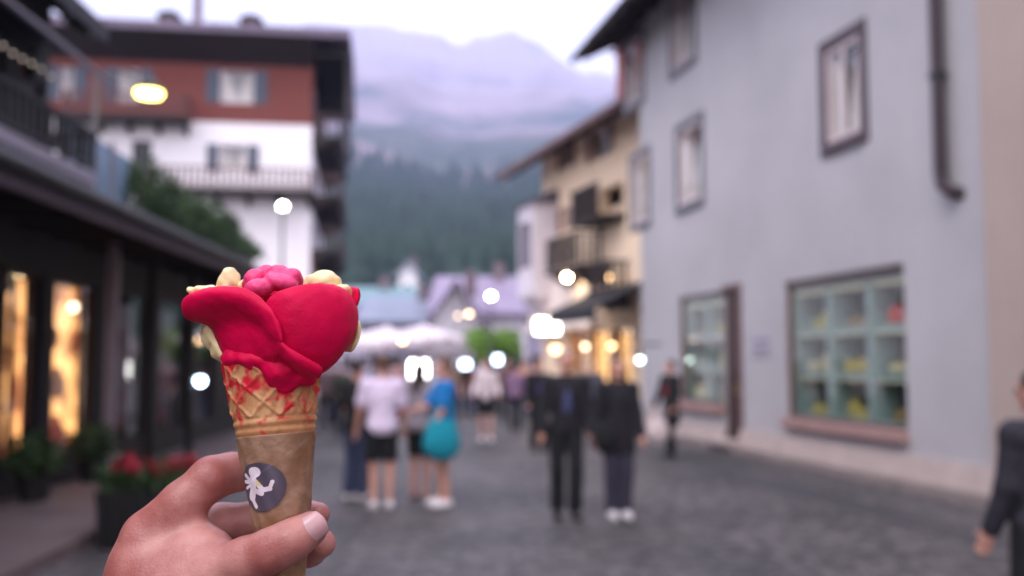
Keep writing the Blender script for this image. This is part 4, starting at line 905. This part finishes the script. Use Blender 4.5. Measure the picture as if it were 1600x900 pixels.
    if coat: tp += [('c', A(.07,0,.95), A(.08,0,.95-coat), .12*s, .12*s), ('c', A(-.07,0,.95), A(-.08,0,.95-coat), .12*s, .12*s)]
    ct = [(A(0,0,.86-coat-top_len), (0,0,-1)), (A(0,0,1.515), (0,.15,1))]
    if sleeve >= 1: tp += [('c', shL, eL, .056*s+g, .048*s+g), ('c', eL, wL, .048*s+g, .034*s+g), ('c', shR, eR, .056*s+g, .048*s+g), ('c', eR, wR, .048*s+g, .034*s+g)]
    elif sleeve > 0: tp += [('c', shL, shL+(eL-shL)*.72, .062*s+g, .058*s+g), ('c', shR, shR+(eR-shR)*.72, .062*s+g, .058*s+g)]
    tm = body('jacket' if sleeve >= 1 else 'shirt', tp, vox*1.1, .03*s, top, t, cuts=ct, relax=1, local=True)
    if inner: body('shirt_front', [('e', A(0,-.045*s,1.22), (.07*s,.095*s,.22*s), None)], vox, .02, inner, t, cuts=[(A(0,0,1.46), (0,0,1))], local=True)
    # trousers, shorts or skirt
    kz = plen
    def leg(h_, k_, f_, w1):
        out = []
        if kz >= 1: out = [('c', h_, k_, .10*s, .078*s), ('c', k_, f_+A(0,.01,.06), .082*s, .080*s)]
        else: e = h_+(k_-h_)*(kz*2 if kz < .5 else 1); out = [('c', h_, e, .105*s, (.098)*s)]
        return out
    pp = [('e', A(0,.01,.95), (.17*s+.006,.115*s+.008,.13*s), None)]+leg(hipL, kl, fl, 0)+leg(hipR, kr, fr_, 0)
    if skirt: pp += [('c', hipL, hipL-A(-.02,0,.3), .12*s, .13*s), ('c', hipR, hipR-A(.02,0,.3), .12*s, .13*s)]
    zc = (kl[2]+kr[2])/2 + (.0 if kz < .6 else -.1) if kz < 1 else .06*s
    if kz < 1: zc = max(zc, .93*s-(.93*s-kl[2])*min(1, kz*2))
    body('skirt' if skirt else ('trousers' if kz >= 1 else 'shorts'), pp, vox*1.1, .02*s, pants, t, cuts=[(np.array([0,0,zc]), (0,0,-1)), (A(0,0,1.04), (0,0,1))], relax=1, local=True)
    for f_, sg in ((fl, 1), (fr_, -1)):
        body('shoe', [('c', f_+A(0,.03,-.015), f_+A(.012*sg,-.15,-.028), .052*s, .042*s), ('e', f_+A(.006*sg,-.06,-.045), (.052*s,.13*s,.028*s), None)], .009, .02, shoes, t, cuts=[(np.array([0,0,.004]), (0,0,-1)), (np.array([0,0,.115*s]), (0,0,1))], relax=0, local=True)
    W = lambda p: np.array(t.location)+np.array(Matrix.Rotation(R(face), 3, 'Z')@Vector(p))
    return t, dict(wL=W(wL+dL*.09*s), wR=W(wR+dR*.09*s), shL=W(shL), shR=W(shR), A=A)
def bag(label, p, w_, h_, d_, m, rz=0, strap=None):
    t = thing('bag', label, 'bag', tuple(p-np.array([0,0,h_]))); _ORG[t] = np.array(p-np.array([0,0,h_]))
    c = np.array(p)-np.array([0,0,h_*.55])
    M = np.array(Matrix.Rotation(rz, 3, 'Z'))
    body('pouch', [('e', c, (w_*.5,d_*.5,h_*.55), M), ('e', c-np.array([0,0,h_*.15]), (w_*.56,d_*.6,h_*.42), M)], .012, .03, m, t, cuts=[(c+np.array([0,0,h_*.42]), (0,0,1))])
    ax = M@np.array([1,0,0]); s0, s1 = c-ax*w_*.3+np.array([0,0,h_*.4]), c+ax*w_*.3+np.array([0,0,h_*.4]); top_ = strap if strap is not None else c+np.array([0,0,h_*.75])
    MB().tube([s0, (s0*.4+np.array(top_)*.6), np.array(top_), (s1*.4+np.array(top_)*.6), s1], .012, 6).link('strap', m, t)
navy = cloth('navy_jeans',58,66,92); blackc = cloth('black_cloth',26,27,30); dk = cloth('charcoal_cloth',33,32,38)
Df = lambda py: CAMH*FPX/(py-HOR)
person('man in lilac white t-shirt and black shorts standing with his back turned', 598, Df(792), 180+12, 1.70, cloth('lilac_white_tee',232,214,238), 0, .6, blackc, .46, WSH, HAIRB, armL=(14,4), armR=(12,6), spread=.09)
person('person in dark top and blue jeans standing just left of the man in shorts', 558, Df(779), 150, 1.66, blackc, 0, .6, navy, 1, WSH, HAIRD, armL=(6,6), fem=True)
person('woman in grey vest and black shorts beside the teal bag', 657, Df(777), 150, 1.62, cloth('grey_vest',150,140,148), -.02, .5, blackc, .45, mat('pinkish_shoe', lin(170,140,140), .6), HAIRD, True, fem=True, armL=(5,10), armR=(5,30), elbR=60)
pt, jt = person('person in bright blue top and shorts with bare legs carrying a teal bag', 694, Df(788), -70, 1.67, cloth('bright_blue',30,120,190), 0, .7, cloth('dark_shorts',56,58,66), .4, WSH, HAIRB, armL=(6,16), armR=(5,34), elbR=70, fem=True)
bag('big teal bag hanging at the hip of the person in blue', P(690,648,Df(788)-.30), .38, .46, .18, cloth('teal_cloth',20,140,160), 0.1, P(700,600,Df(788)-.12))
person('distant person in white jacket and dark shorts walking this way', 760, Df(688), 0, 1.70, cloth('cream_jacket',222,206,210), .06, 1, blackc, .45, WSH, HAIRD, stride=.18, vox=.016, fem=True, armL=(14,6), armR=(14,0), elbL=50, elbR=50)
person('man in open dark jacket and blue shirt walking towards the camera', 884, Df(806), 4, 1.76, dk, .06, 1, blackc, 1, DSH, HAIRG, inner=cloth('violet_blue_shirt',74,78,120), armL=(9,4), armR=(12,2), spread=.085, stride=.12)
person('dark dressed person with violet scarf behind the man in open jacket', 842, Df(700)-.5, 10, 1.68, blackc, .02, 1, blackc, 1, DSH, HAIRD, inner=cloth('violet_scarf',110,80,160), vox=.016)
person('woman in long dark coat and white trainers beside the man in jacket', 965, Df(806), 6, 1.68, dk, 0, 1, cloth('dark_violet_trousers',54,50,66), 1, WSH, HAIRD, True, coat=.18, armL=(10,6), armR=(14,0), spread=.07, fem=True)
bag('dark shoulder bag at the side of the woman in long coat', P(945,650,Df(806)-.1), .30, .34, .14, blackc, 0.2, P(950,605,Df(806)-.1))
pd, _j = person('person in black coat with red collar by the grey house door', 1047, Df(711), -60, 1.66, blackc, .03, 1, blackc, 1, DSH, HAIRD, inner=cloth('red_scarf',170,50,60), stride=.2, vox=.014, coat=.3, armL=(16,8), armR=(16,8))
bag('white shopping bag carried by the person near the door', P(1028,650,Df(711)-.25), .34, .42, .14, cloth('white_bag',214,196,196), 0, P(1036,628,Df(711)-.2))
person('person in dark patterned jacket cropped by the right edge', 1618, 4.9, 205, 1.60, mat('dark_violet_jacket', lin(44,42,52), .85, var=.6, vs=14, bump=.4, bs=30), .12, 1, blackc, 1, DSH, HAIRD, armL=(3,8), armR=(3,4), vox=.008)
crowd = [(508,24,30,'grey_top',120,100,104,'brown haired'),(524,27,170,'wine_top',104,60,66,''),(538,22,200,'dull_green',70,76,66,''),(622,29,160,'dusty_rose',170,130,130,''),(702,24,20,'sand_top',150,120,100,''),(719,34,0,'black_top',40,40,46,''),
         (742,30,190,'rust_top',140,80,66,''),(792,27,10,'brown_top',104,76,70,''),(806,24,180,'mauve_top',140,110,140,''),(820,29,0,'peach_top',200,150,130,''),(905,26,170,'tan_coat',150,126,108,''),(928,22,15,'slate_coat',84,84,98,'')]
clab = ['person in grey top next to the cone edge far off','person in wine red top in the left crowd','person in dull green top behind the jeans wearer','person in dusty rose top behind the white shirt man','person in sand coloured top right of the teal bag','distant figure in black under the bluish board',
        'person in rust red top left of the woman in white','person in brown top right of the woman in white','person in mauve top walking away in the distance','person in peach top beside the violet scarf wearer','person in tan coat behind the man in open jacket','person in slate coat between the dark couple']
for (px, D_, fc, nm_, r_, g_, b_, _), lb in zip(crowd, clab):
    person(lb, px, D_, fc, rng.uniform(1.58, 1.72), cloth(nm_, r_, g_, b_), 0, rng.choice([.6, 1]), rng.choice([0, 1]) and navy or dk, 1, DSH, [HAIRD, HAIRB][px % 2], bool(px % 3 == 0), stride=.15, vox=.022, group='people strolling at the far end of the street', fem=bool(px % 2))
# ================================================================ the cone of ice cream and the hand (about half a metre away)
def wr(px_r, dz=0): return px_r*(D0+dz*U0)/FPX
# ---- materials
def skin_mat():
    m = mat('hand_skin', lin(212,150,136), .42, var=0, sss=.25, sr=(.006,.0022,.0012), spec=.45)
    b = m.node_tree.nodes['Principled BSDF']; l = m.node_tree.links
    t = node(m, 'ShaderNodeTexCoord')
    n1 = node(m, 'ShaderNodeTexNoise', Scale=30.0, Detail=7.0); r = node(m, 'ShaderNodeValToRGB')
    e = r.color_ramp.elements; e[0].position = .36; e[0].color = lin(160,92,86); e[1].position = .62; e[1].color = lin(200,144,136)
    n2 = node(m, 'ShaderNodeTexNoise', Scale=900.0, Detail=3.0); n3 = node(m, 'ShaderNodeTexVoronoi', Scale=650.0)
    a = node(m, 'ShaderNodeMath', operation='ADD'); bp = node(m, 'ShaderNodeBump', Strength=.26, Distance=.0005)
    l.new(t.outputs['Object'], n1.inputs['Vector']); l.new(n1.outputs['Fac'], r.inputs['Fac']); l.new(r.outputs['Color'], b.inputs['Base Color'])
    l.new(t.outputs['Object'], n2.inputs['Vector']); l.new(t.outputs['Object'], n3.inputs['Vector'])
    l.new(n2.outputs['Fac'], a.inputs[0]); l.new(n3.outputs['Distance'], a.inputs[1]); l.new(a.outputs[0], bp.inputs['Height']); l.new(bp.outputs['Normal'], b.inputs['Normal'])
    return m
SK = skin_mat()
RED = mat('raspberry_ice', (.66,.0015,.062), .55, var=.14, vs=60, bump=.35, bs=700, sss=.10, sr=(.004,.0006,.0012), spec=.16)
CREAM = mat('cream_ice', lin(244,222,172), .4, var=.08, vs=60, bump=.4, bs=400, sss=.3, sr=(.004,.003,.0015))
PINK = mat('pink_ice', lin(228,66,124), .42, var=.12, vs=80, bump=.5, bs=400, sss=.25, sr=(.004,.001,.0015))

# ---- cone: an axis leaning a little, radius falling with height
AX = lambda py: 433 + (py-700)*.060
RD = lambda py: max(2.0, 56.5 - (py-700)*.136)
TOPY, TIPY = 562, 1098
ctop, ctip = HP(AX(TOPY), TOPY, 0), HP(AX(TIPY), TIPY, -70)
caxis = ctip-ctop; CL = np.linalg.norm(caxis); ca = caxis/CL
cx_ = np.cross(ca, [0, 1, 0]); cx_ /= np.linalg.norm(cx_); 
if cx_[0] < 0: cx_ = -cx_
cy_ = np.cross(cx_, ca); 
if cy_[1] > 0: cy_ = -cy_           # towards the camera
R0, R1 = wr(RD(TOPY)), wr(3)
def cone_pt(t, ang, dr=0.0):        # t 0..1 down the axis, ang 0 = towards the camera, positive = right
    return ctop + caxis*t + (R0+(R1-R0)*t+dr)*(cx_*math.sin(ang)+cy_*math.cos(ang))
T_of = lambda py: (py-TOPY)/(TIPY-TOPY)
cone = thing('ice_cream_cone', 'wafer cone of red rose shaped ice cream held up in a hand', 'ice cream', tuple(ctip))

def cone_shell(name, m, t0, t1, dr0, dr1, nt, na, relief, parent, **k):
    V = []; Fc = []
    for side in (0, 1):
        for i in range(nt+1):
            t = t0+(t1-t0)*i/nt
            for j in range(na):
                a = 2*math.pi*j/na
                V.append(cone_pt(t, a, (dr1+relief(t, a)) if side == 0 else dr0))
    N = (nt+1)*na
    for i in range(nt):
        for j in range(na):
            a, b, c, d = i*na+j, i*na+(j+1) % na, (i+1)*na+(j+1) % na, (i+1)*na+j
            Fc.append([a, b, c, d]); Fc.append([N+d, N+c, N+b, N+a])
    for j in range(na):
        a, b = j, (j+1) % na
        Fc.append([b, a, N+a, N+b]); a, b = nt*na+j, nt*na+(j+1) % na; Fc.append([a, b, N+b, N+a])
    return link(name, V, Fc, m, parent, smooth=True, **k)

WAF = mat('wafer', lin(222,168,110), .62, var=0)
def wafer_nodes(m):
    b = m.node_tree.nodes['Principled BSDF']; l = m.node_tree.links
    t = node(m, 'ShaderNodeTexCoord')
    n1 = node(m, 'ShaderNodeTexNoise', Scale=90.0, Detail=8.0, Roughness=.7); r = node(m, 'ShaderNodeValToRGB')
    e = r.color_ramp.elements; e[0].position = .3; e[0].color = lin(172,108,66); e[1].position = .68; e[1].color = lin(214,164,118)
    l.new(t.outputs['Object'], n1.inputs['Vector']); l.new(n1.outputs['Fac'], r.inputs['Fac'])
    # raspberry smears near the rim: denser towards the top
    sx = node(m, 'ShaderNodeSeparateXYZ'); l.new(t.outputs['Object'], sx.inputs[0])
    zt = (ctop-ctip)[2]
    mr = node(m, 'ShaderNodeMapRange'); mr.inputs['From Min'].default_value = zt-.043; mr.inputs['From Max'].default_value = zt-.004
    mr.inputs['To Min'].default_value = -.13; mr.inputs['To Max'].default_value = .17; l.new(sx.outputs['Z'], mr.inputs['Value'])
    n2 = node(m, 'ShaderNodeTexNoise', Scale=120.0, Detail=5.0); l.new(t.outputs['Object'], n2.inputs['Vector'])
    a = node(m, 'ShaderNodeMath', operation='ADD'); l.new(n2.outputs['Fac'], a.inputs[0]); l.new(mr.outputs[0], a.inputs[1])
    r2 = node(m, 'ShaderNodeValToRGB'); e = r2.color_ramp.elements; e[0].position = .52; e[0].color = (0,0,0,1); e[1].position = .64; e[1].color = (1,1,1,1)
    l.new(a.outputs[0], r2.inputs['Fac'])
    mx = node(m, 'ShaderNodeMix', data_type='RGBA'); mx.inputs['B'].default_value = lin(206,30,50)
    l.new(r2.outputs['Color'], mx.inputs['Factor']); l.new(r.outputs['Color'], mx.inputs['A']); l.new(mx.outputs['Result'], b.inputs['Base Color'])
    bp = node(m, 'ShaderNodeBump', Strength=.5, Distance=.0008); l.new(n1.outputs['Fac'], bp.inputs['Height']); l.new(bp.outputs['Normal'], b.inputs['Normal'])
wafer_nodes(WAF)
def waf_relief(t, a):
    y = TOPY + t*(TIPY-TOPY); s = a/(2*math.pi)
    if y > 655: 
        band = math.exp(-((y-664)/5)**2)*.0010 + math.exp(-((y-677)/4)**2)*.0007
        return band - .0003
    def tri(x): x = x % 1; return min(x, 1-x)
    v = (y-540)/46.0; q = s*9
    d = min(tri(v+q), tri(v-q))
    return .0009*math.exp(-(d/.085)**2) + .0003*math.sin(23*a+5*v)
cone_shell('wafer_cone', WAF, 0, .985, -.0025, 0.0, 260, 300, waf_relief, cone)

SLV = mat('paper_sleeve', lin(176,142,104), .5, var=.1, vs=70, bump=.35, bs=160, spec=.4)
def slv_relief(t, a):
    y = TOPY + t*(TIPY-TOPY)
    seam = .0007*(1/(1+math.exp(-(y-(722-34*(a-.3)))*1.2))) if -.6 < ((a+math.pi) % (2*math.pi))-math.pi < 1.3 else 0
    return .00028*math.sin(7*a+y*.05)+.0002*math.sin(13*a-y*.09)+seam*.5
ts0, ts1 = T_of(683), .99
sleeve = cone_shell('paper_sleeve', SLV, ts0, ts1, .0001, .0006, 160, 200, slv_relief, cone)
mm = SLV; b_ = mm.node_tree.nodes['Principled BSDF']; l_ = mm.node_tree.links   # crumple streaks, paler worn crease
t_ = node(mm, 'ShaderNodeTexCoord'); n_ = node(mm, 'ShaderNodeTexNoise', Scale=26.0, Detail=6.0, Distortion=1.2)
r_ = node(mm, 'ShaderNodeValToRGB'); e_ = r_.color_ramp.elements; e_[0].position = .35; e_[0].color = lin(128,90,64); e_[1].position = .66; e_[1].color = lin(160,126,104)
mp_ = node(mm, 'ShaderNodeMapping'); mp_.inputs['Scale'].default_value = (1,1,2.2); mp_.inputs['Rotation'].default_value = (0,.5,0)
l_.new(t_.outputs['Object'], mp_.inputs[0]); l_.new(mp_.outputs[0], n_.inputs['Vector']); l_.new(n_.outputs['Fac'], r_.inputs['Fac']); l_.new(r_.outputs['Color'], b_.inputs['Base Color'])

# ---- round dark sticker with a pale winged child figure, bent round the sleeve
STK = mat('sticker_violet', lin(84,74,88), .4, var=.08, vs=60); STW = mat('sticker_white', lin(228,212,222), .4, var=.05); STG = mat('sticker_gold', lin(222,196,158), .4, var=.05)
def seg(p, a, b): 
    a = np.array(a); b = np.array(b); h = np.clip(((p-a)@(b-a))/((b-a)@(b-a)), 0, 1); return np.linalg.norm(p-a-h*(b-a))
def figure(x, y):                    # x right, y down, sticker radius 1
    p = np.array([x, y])
    if np.linalg.norm((p-[-.12, -.62])*[1, 1.05]) < .235: return 1            # head
    for a, b, r in [((-.22,-.34),(-.28,.0),.15), ((-.12,-.24),(.12,.12),.10), ((.12,.12),(.40,.10),.10), ((.40,.10),(.52,-.18),.075),
                    ((-.28,.05),(-.42,.42),.15), ((-.42,.42),(-.30,.80),.085), ((-.3,.08),(.06,.26),.11),
                    ((-.36,-.3),(-.62,-.52),.085), ((-.36,-.22),(-.70,-.26),.075), ((-.36,-.12),(-.66,.02),.06)]:
        if seg(p, a, b) < r: return 2 if (a == (-.12, -.24) and y < -.05) else 1
    return 0
V = []; Fc = []; MI = []; n = 110
yc, ac, rr = 762, R(-20), 37.5
def spt(i, j):
    x, y = -1+2*i/n, -1+2*j/n
    py = yc + y*rr; return cone_pt(T_of(py), ac + x*rr/RD(yc), .00145+slv_relief(T_of(py), ac+x*rr/RD(yc)))
vid = {}
for i in range(n):
    for j in range(n):
        x, y = -1+2*(i+.5)/n, -1+2*(j+.5)/n
        if x*x+y*y > 1: continue
        q = []
        for (a, b) in ((i,j),(i,j+1),(i+1,j+1),(i+1,j)):
            if (a, b) not in vid: vid[(a, b)] = len(V); V.append(spt(a, b))
            q.append(vid[(a, b)])
        Fc.append(q); MI.append(figure(x, y))
link('sticker', V, Fc, [STK, STW, STG], sleeve, mi=MI, smooth=True, label='round dark violet sticker with a pale winged child figure')

# ---- ice cream
def petal(name, net, th, m, parent, sub=3, off=1.0, **k):
    r, c = len(net), len(net[0]); V = [HP(*p) for row in net for p in row]
    Fq = [[i*c+j, i*c+j+1, (i+1)*c+j+1, (i+1)*c+j] for i in range(r-1) for j in range(c-1)]
    o = link(name, V, Fq, m, parent, smooth=True, **k)
    s = o.modifiers.new('th', 'SOLIDIFY'); s.thickness = wr(th); s.offset = off
    s = o.modifiers.new('sb', 'SUBSURF'); s.levels = sub; s.render_levels = sub
    tx = bpy.data.textures.new('lump', 'CLOUDS'); tx.noise_scale = .008
    d = o.modifiers.new('dp', 'DISPLACE'); d.texture = tx; d.strength = .0013; d.mid_level = .5; d.texture_coords = 'LOCAL'
    return o
def ring(rows, azs, xc=425):         # rows: (radius, y, wobble), cylinder coordinates about the scoop
    out = []
    for (rad, y, *dy) in rows:
        row = []
        for i, a in enumerate(azs):
            rr_ = rad*(dy[0][i] if dy else 1); yy = y+(dy[1][i] if len(dy) > 1 else 0)
            row.append((xc+rr_*math.sin(R(a)), yy, -rr_*math.cos(R(a))*.85))
        out.append(row)
    return out
# core: lumpy scoop with a ragged foot overhanging the wafer
def lump(g): return .0009*np.sin(g[...,0]*420+1)*np.sin(g[...,1]*380)*np.sin(g[...,2]*460+2) + .0005*np.sin(g[...,0]*900)*np.sin(g[...,2]*700)
pr = [('e', HP(427, 520, 0), (wr(80), wr(72), wr(60)), None), ('e', HP(428, 562, -4), (wr(79), wr(79), wr(20)), None), ('e', HP(452, 572, -30), (wr(46), wr(46), wr(22)), None),
      ('c', HP(395,566,-60), HP(392,582,-58), wr(11), wr(6)), ('c', HP(440,582,-64), HP(446,603,-62), wr(26), wr(12)), ('c', HP(478,578,-50), HP(484,592,-46), wr(16), wr(9)),
      ('c', HP(365,560,-40), HP(362,580,-38), wr(10), wr(6)), ('c', HP(470,590,-58), HP(430,598,-62), wr(10), wr(9))]
body('ice_cream_core', pr, .0011, .006, RED, cone, noise=lambda g: .55*lump(g), relax=2)
AZ1 = [-112,-88,-66,-46,-27,-10,4]
AZ1 = [-112,-88,-66,-46,-27,-12]
LP = ring([(118, 455, [.97,1.0,1.0,1.0,1.0,.98], [16,6,0,-5,-6,4]),
           (140, 460, [1.0,1.02,1.0,.98,.95,.90], [18,10,2,-3,-3,8]),
           (137, 468, [1.0,1.03,1.0,.96,.93,.89], [22,18,8,0,0,12]),
           (118, 480, [1.1,1.14,1.05,.97,.95,.98], [20,16,10,3,2,10]),
           (101, 495, [1.0,1.04,1.0,.96,.95,1.0], [6,5,3,0,0,8]),
           (90, 513, [.97,1,1,1.0,1.03,1.1], [2,2,2,0,0,6]),
           (84, 538, [.92,.97,1,1.05,1.10,1.14], [0,0,0,0,2,4]),
           (74, 566, [.9,.95,1,1.03,1.06,1.08], [0,0,0,0,2,2])], AZ1)
for row, c6, c7 in zip(LP, [(428,488,-116),(431,495,-121),(430,503,-118),(427,512,-110),(423,522,-103),(420,534,-97),(419,548,-92),(424,566,-80)],
                           [(441,526,-116),(443,531,-119),(443,536,-115),(441,541,-109),(439,547,-103),(437,553,-97),(435,560,-90),(433,568,-80)]): row += [c6, c7]
petal('petal', LP, 6, RED, cone, off=-1)
petal('petal', ring([(112, 447, [.88,1.02,1.02,1.0,.96,.98], [24,6,1,-2,4,10]),
                     (128, 457, [.84,.99,1.0,1.0,.98,.98], [26,8,2,0,5,12]),
                     (137, 490, [.76,.93,.96,1,1.0,.97], [14,4,0,0,2,4]),
                     (133, 526, [.78,.90,.95,1.0,.98,.92], [8,2,2,2,0,0]),
                     (116, 558, [.84,.92,.95,1.0,.95,.85], [-4,-2,4,6,0,-6]),
                     (92, 580, [.92,.98,1.0,1.04,.98,.85], [-14,-12,0,4,-4,-12]),
                     (62, 585, [1,1,1,1,1,1], [-14,-12,-4,0,-6,-12])], [-4,9,25,46,70,98]), 8, RED, cone, off=-1)
# lower lip crossing in front, back petals
petal('petal', [[(430,520,-104),(446,541,-112),(474,560,-104),(504,574,-84)], [(432,530,-108),(447,552,-116),(474,571,-108),(504,583,-88)], [(436,552,-84),(450,568,-88),(474,582,-84),(500,590,-66)]], 9, RED, cone, off=-1)
petal('petal', ring([(120, 449, [1,1.04,1,1]), (126, 463), (112, 492), (80, 530)], [84,104,124,146], 431), 11, RED, cone, off=-1)
petal('petal', ring([(106, 452, [1,1.04,1,1]), (112, 468), (96, 500), (76, 530)], [150,180,210,240], 425), 11, RED, cone, off=-1)
M3 = lambda ang: np.array([[math.cos(ang), 0, math.sin(ang)], [0, 1, 0], [-math.sin(ang), 0, math.cos(ang)]])
for (x, y, dz, rx, ry, rz_, an) in [(358,441,20,17,22,24,.15), (503,440,30,30,24,17,-.12), (387,446,10,14,14,10,0), (535,452,20,16,20,8,.1), (318,455,10,26,24,9,.0)]:
    body('cream_petal', [('e', HP(x, y, dz), (wr(rx), wr(ry), wr(rz_)), M3(an)), ('e', HP(x+3, y+16, dz+8), (wr(rx*.9), wr(ry), wr(rz_)), None)], .0009, .004, CREAM, cone, noise=lump)
body('cream_petal', [('e', HP(348, 520, 22), (wr(34), wr(36), wr(34)), M3(-.25)), ('e', HP(358, 544, 10), (wr(26), wr(34), wr(24)), None)], .0009, .004, CREAM, cone, noise=lump)
petal('cream_petal', ring([(126, 500), (129, 514), (127, 530), (116, 548)], [92,104,116,128], 428), 10, CREAM, cone, off=-1)
bud = [(398,436,-30,17,16),(416,428,-14,15,15),(437,426,-28,18,12),(455,433,-34,17,14),(405,450,-60,22,14),(440,442,-50,26,14),(428,432,10,26,16),(424,437,-45,11,13),(462,440,-22,12,14),(392,445,-20,14,14)]
body('bud', [('e', HP(x, y, d), (wr(a), wr(a), wr(b)), M3(.25*((i % 3)-1))) for i, (x, y, d, a, b) in enumerate(bud)], .0008, .0016, PINK, cone, noise=lambda g: .3*lump(g*1.4), relax=2)

# ---- the hand: one surface
def c_(p, q, rp, rq, k=None):
    t = ('c', HP(*p), HP(*q), wr(rp, p[2]), wr(rq, q[2])); return t + ((k,) if k else ())
KF = .004
fing = []
def chain(pts, k=KF):
    for a, b in zip(pts[:-1], pts[1:]): fing.append(c_(a[:3], b[:3], a[3], b[3], k))
# palm and back of the hand first, so the fingers blend into it
fing += [c_((232,838,4),(236,905,4),37,56,.012), c_((236,905,4),(205,1090,0),58,88,.02), c_((250,876,44),(215,1080,40),40,80,.02), c_((268,915,78),(230,1080,60),38,75,.02), c_((286,952,100),(240,1080,80),34,66,.02),
         c_((250,985,-20),(345,898,-62),66,41,.02), c_((262,905,-10),(300,880,-20),50,36,.02), c_((240,1000,0),(300,930,-30),72,50,.02)]
fing += [c_((205,1090,10),(120,1500,-100),84,78,.03), c_((120,1500,-100),(60,1950,-330),80,110,.03)]
chain([(232,834,2,37),(285,786,4,33.5),(331,747,18,33),(362,738,48,30),(402,738,80,26),(452,744,80,21)])            # index
chain([(250,868,42,35),(300,832,58,30),(345,816,72,28.5),(395,812,86,27),(446,812,86,25),(482,806,58,22),(497,803,28,19)])   # middle
chain([(268,912,76,34),(345,880,98,28),(440,872,90,25),(484,860,56,24),(503,849,14,22.5)])                             # ring
chain([(288,950,100,30),(360,938,112,25),(430,936,92,22),(474,926,40,19)])                                            # little
chain([(345,893,-66,41),(385,876,-82,35),(425,860,-92,33),(455,845,-92,31),(486,824,-82,25.5)], .005)                # thumb
fing += [('e', HP(478, 832, -76), (wr(28), wr(17), wr(22)), None)]
fing += [c_((292,842,10),(330,858,-20),34,30,.012)]                                                                   # web
cv = []
def groove(a, b, r=2.2): cv.append(('c', HP(*a), HP(*b), wr(r), wr(r), .0018))
for (dx, L) in ((0,1),(9,.8)):
    groove((398+dx,842+dx*-.5,-113),(408+dx,868-dx*.5,-119), 1.0); 
groove((283,748,-24),(292,760,-28)); groove((291,744,-18),(299,757,-26)); groove((274,800,-34),(288,806,-32),2.0)
hand = body('person_hand', fing, .0016, KF, SK, None, carve=cv, relax=3, label='left hand with pale skin gripping the cone between thumb and fingers', cat='hand')
_ORG[hand] = np.array(hand.location)
# thumb nail
NAIL = mat('nail', lin(198,154,158), .28, var=.05, vs=200, spec=.45, sss=.3, sr=(.003,.001,.001), coat=.1)
nc = HP(485, 823, -108); ta = HP(486, 824, -82)-HP(455, 845, -92); ta /= np.linalg.norm(ta)
nf = HP(486, 824, -82)*0 - CF; nf = nf - (nf@ta)*ta; nf /= np.linalg.norm(nf); tb = np.cross(nf, ta)
NV, NF = [], []; nn = 18
for i in range(nn+1):
    for j in range(nn+1):
        a, b = -1+2*i/nn, -1+2*j/nn
        # square to rounded outline
        x = a*math.sqrt(1-.36*b*b); y = b*math.sqrt(1-.36*a*a)
        ang = y*1.0; rad = wr(22)
        NV.append(HP(486,824,-82) + ta*(x*wr(23)-wr(1)) + tb*rad*math.sin(ang)*1.06 + nf*(rad*math.cos(ang)*1.14 - wr(3.2)*max(x,0)**2 - wr(.5)*(1-x*x)))
for i in range(nn):
    for j in range(nn): NF.append([i*(nn+1)+j, (i+1)*(nn+1)+j, (i+1)*(nn+1)+j+1, i*(nn+1)+j+1])
nl = link('fingernail', NV, NF, NAIL, hand, smooth=True); s_ = nl.modifiers.new('t', 'SOLIDIFY'); s_.thickness = .0009; s_.offset = 0
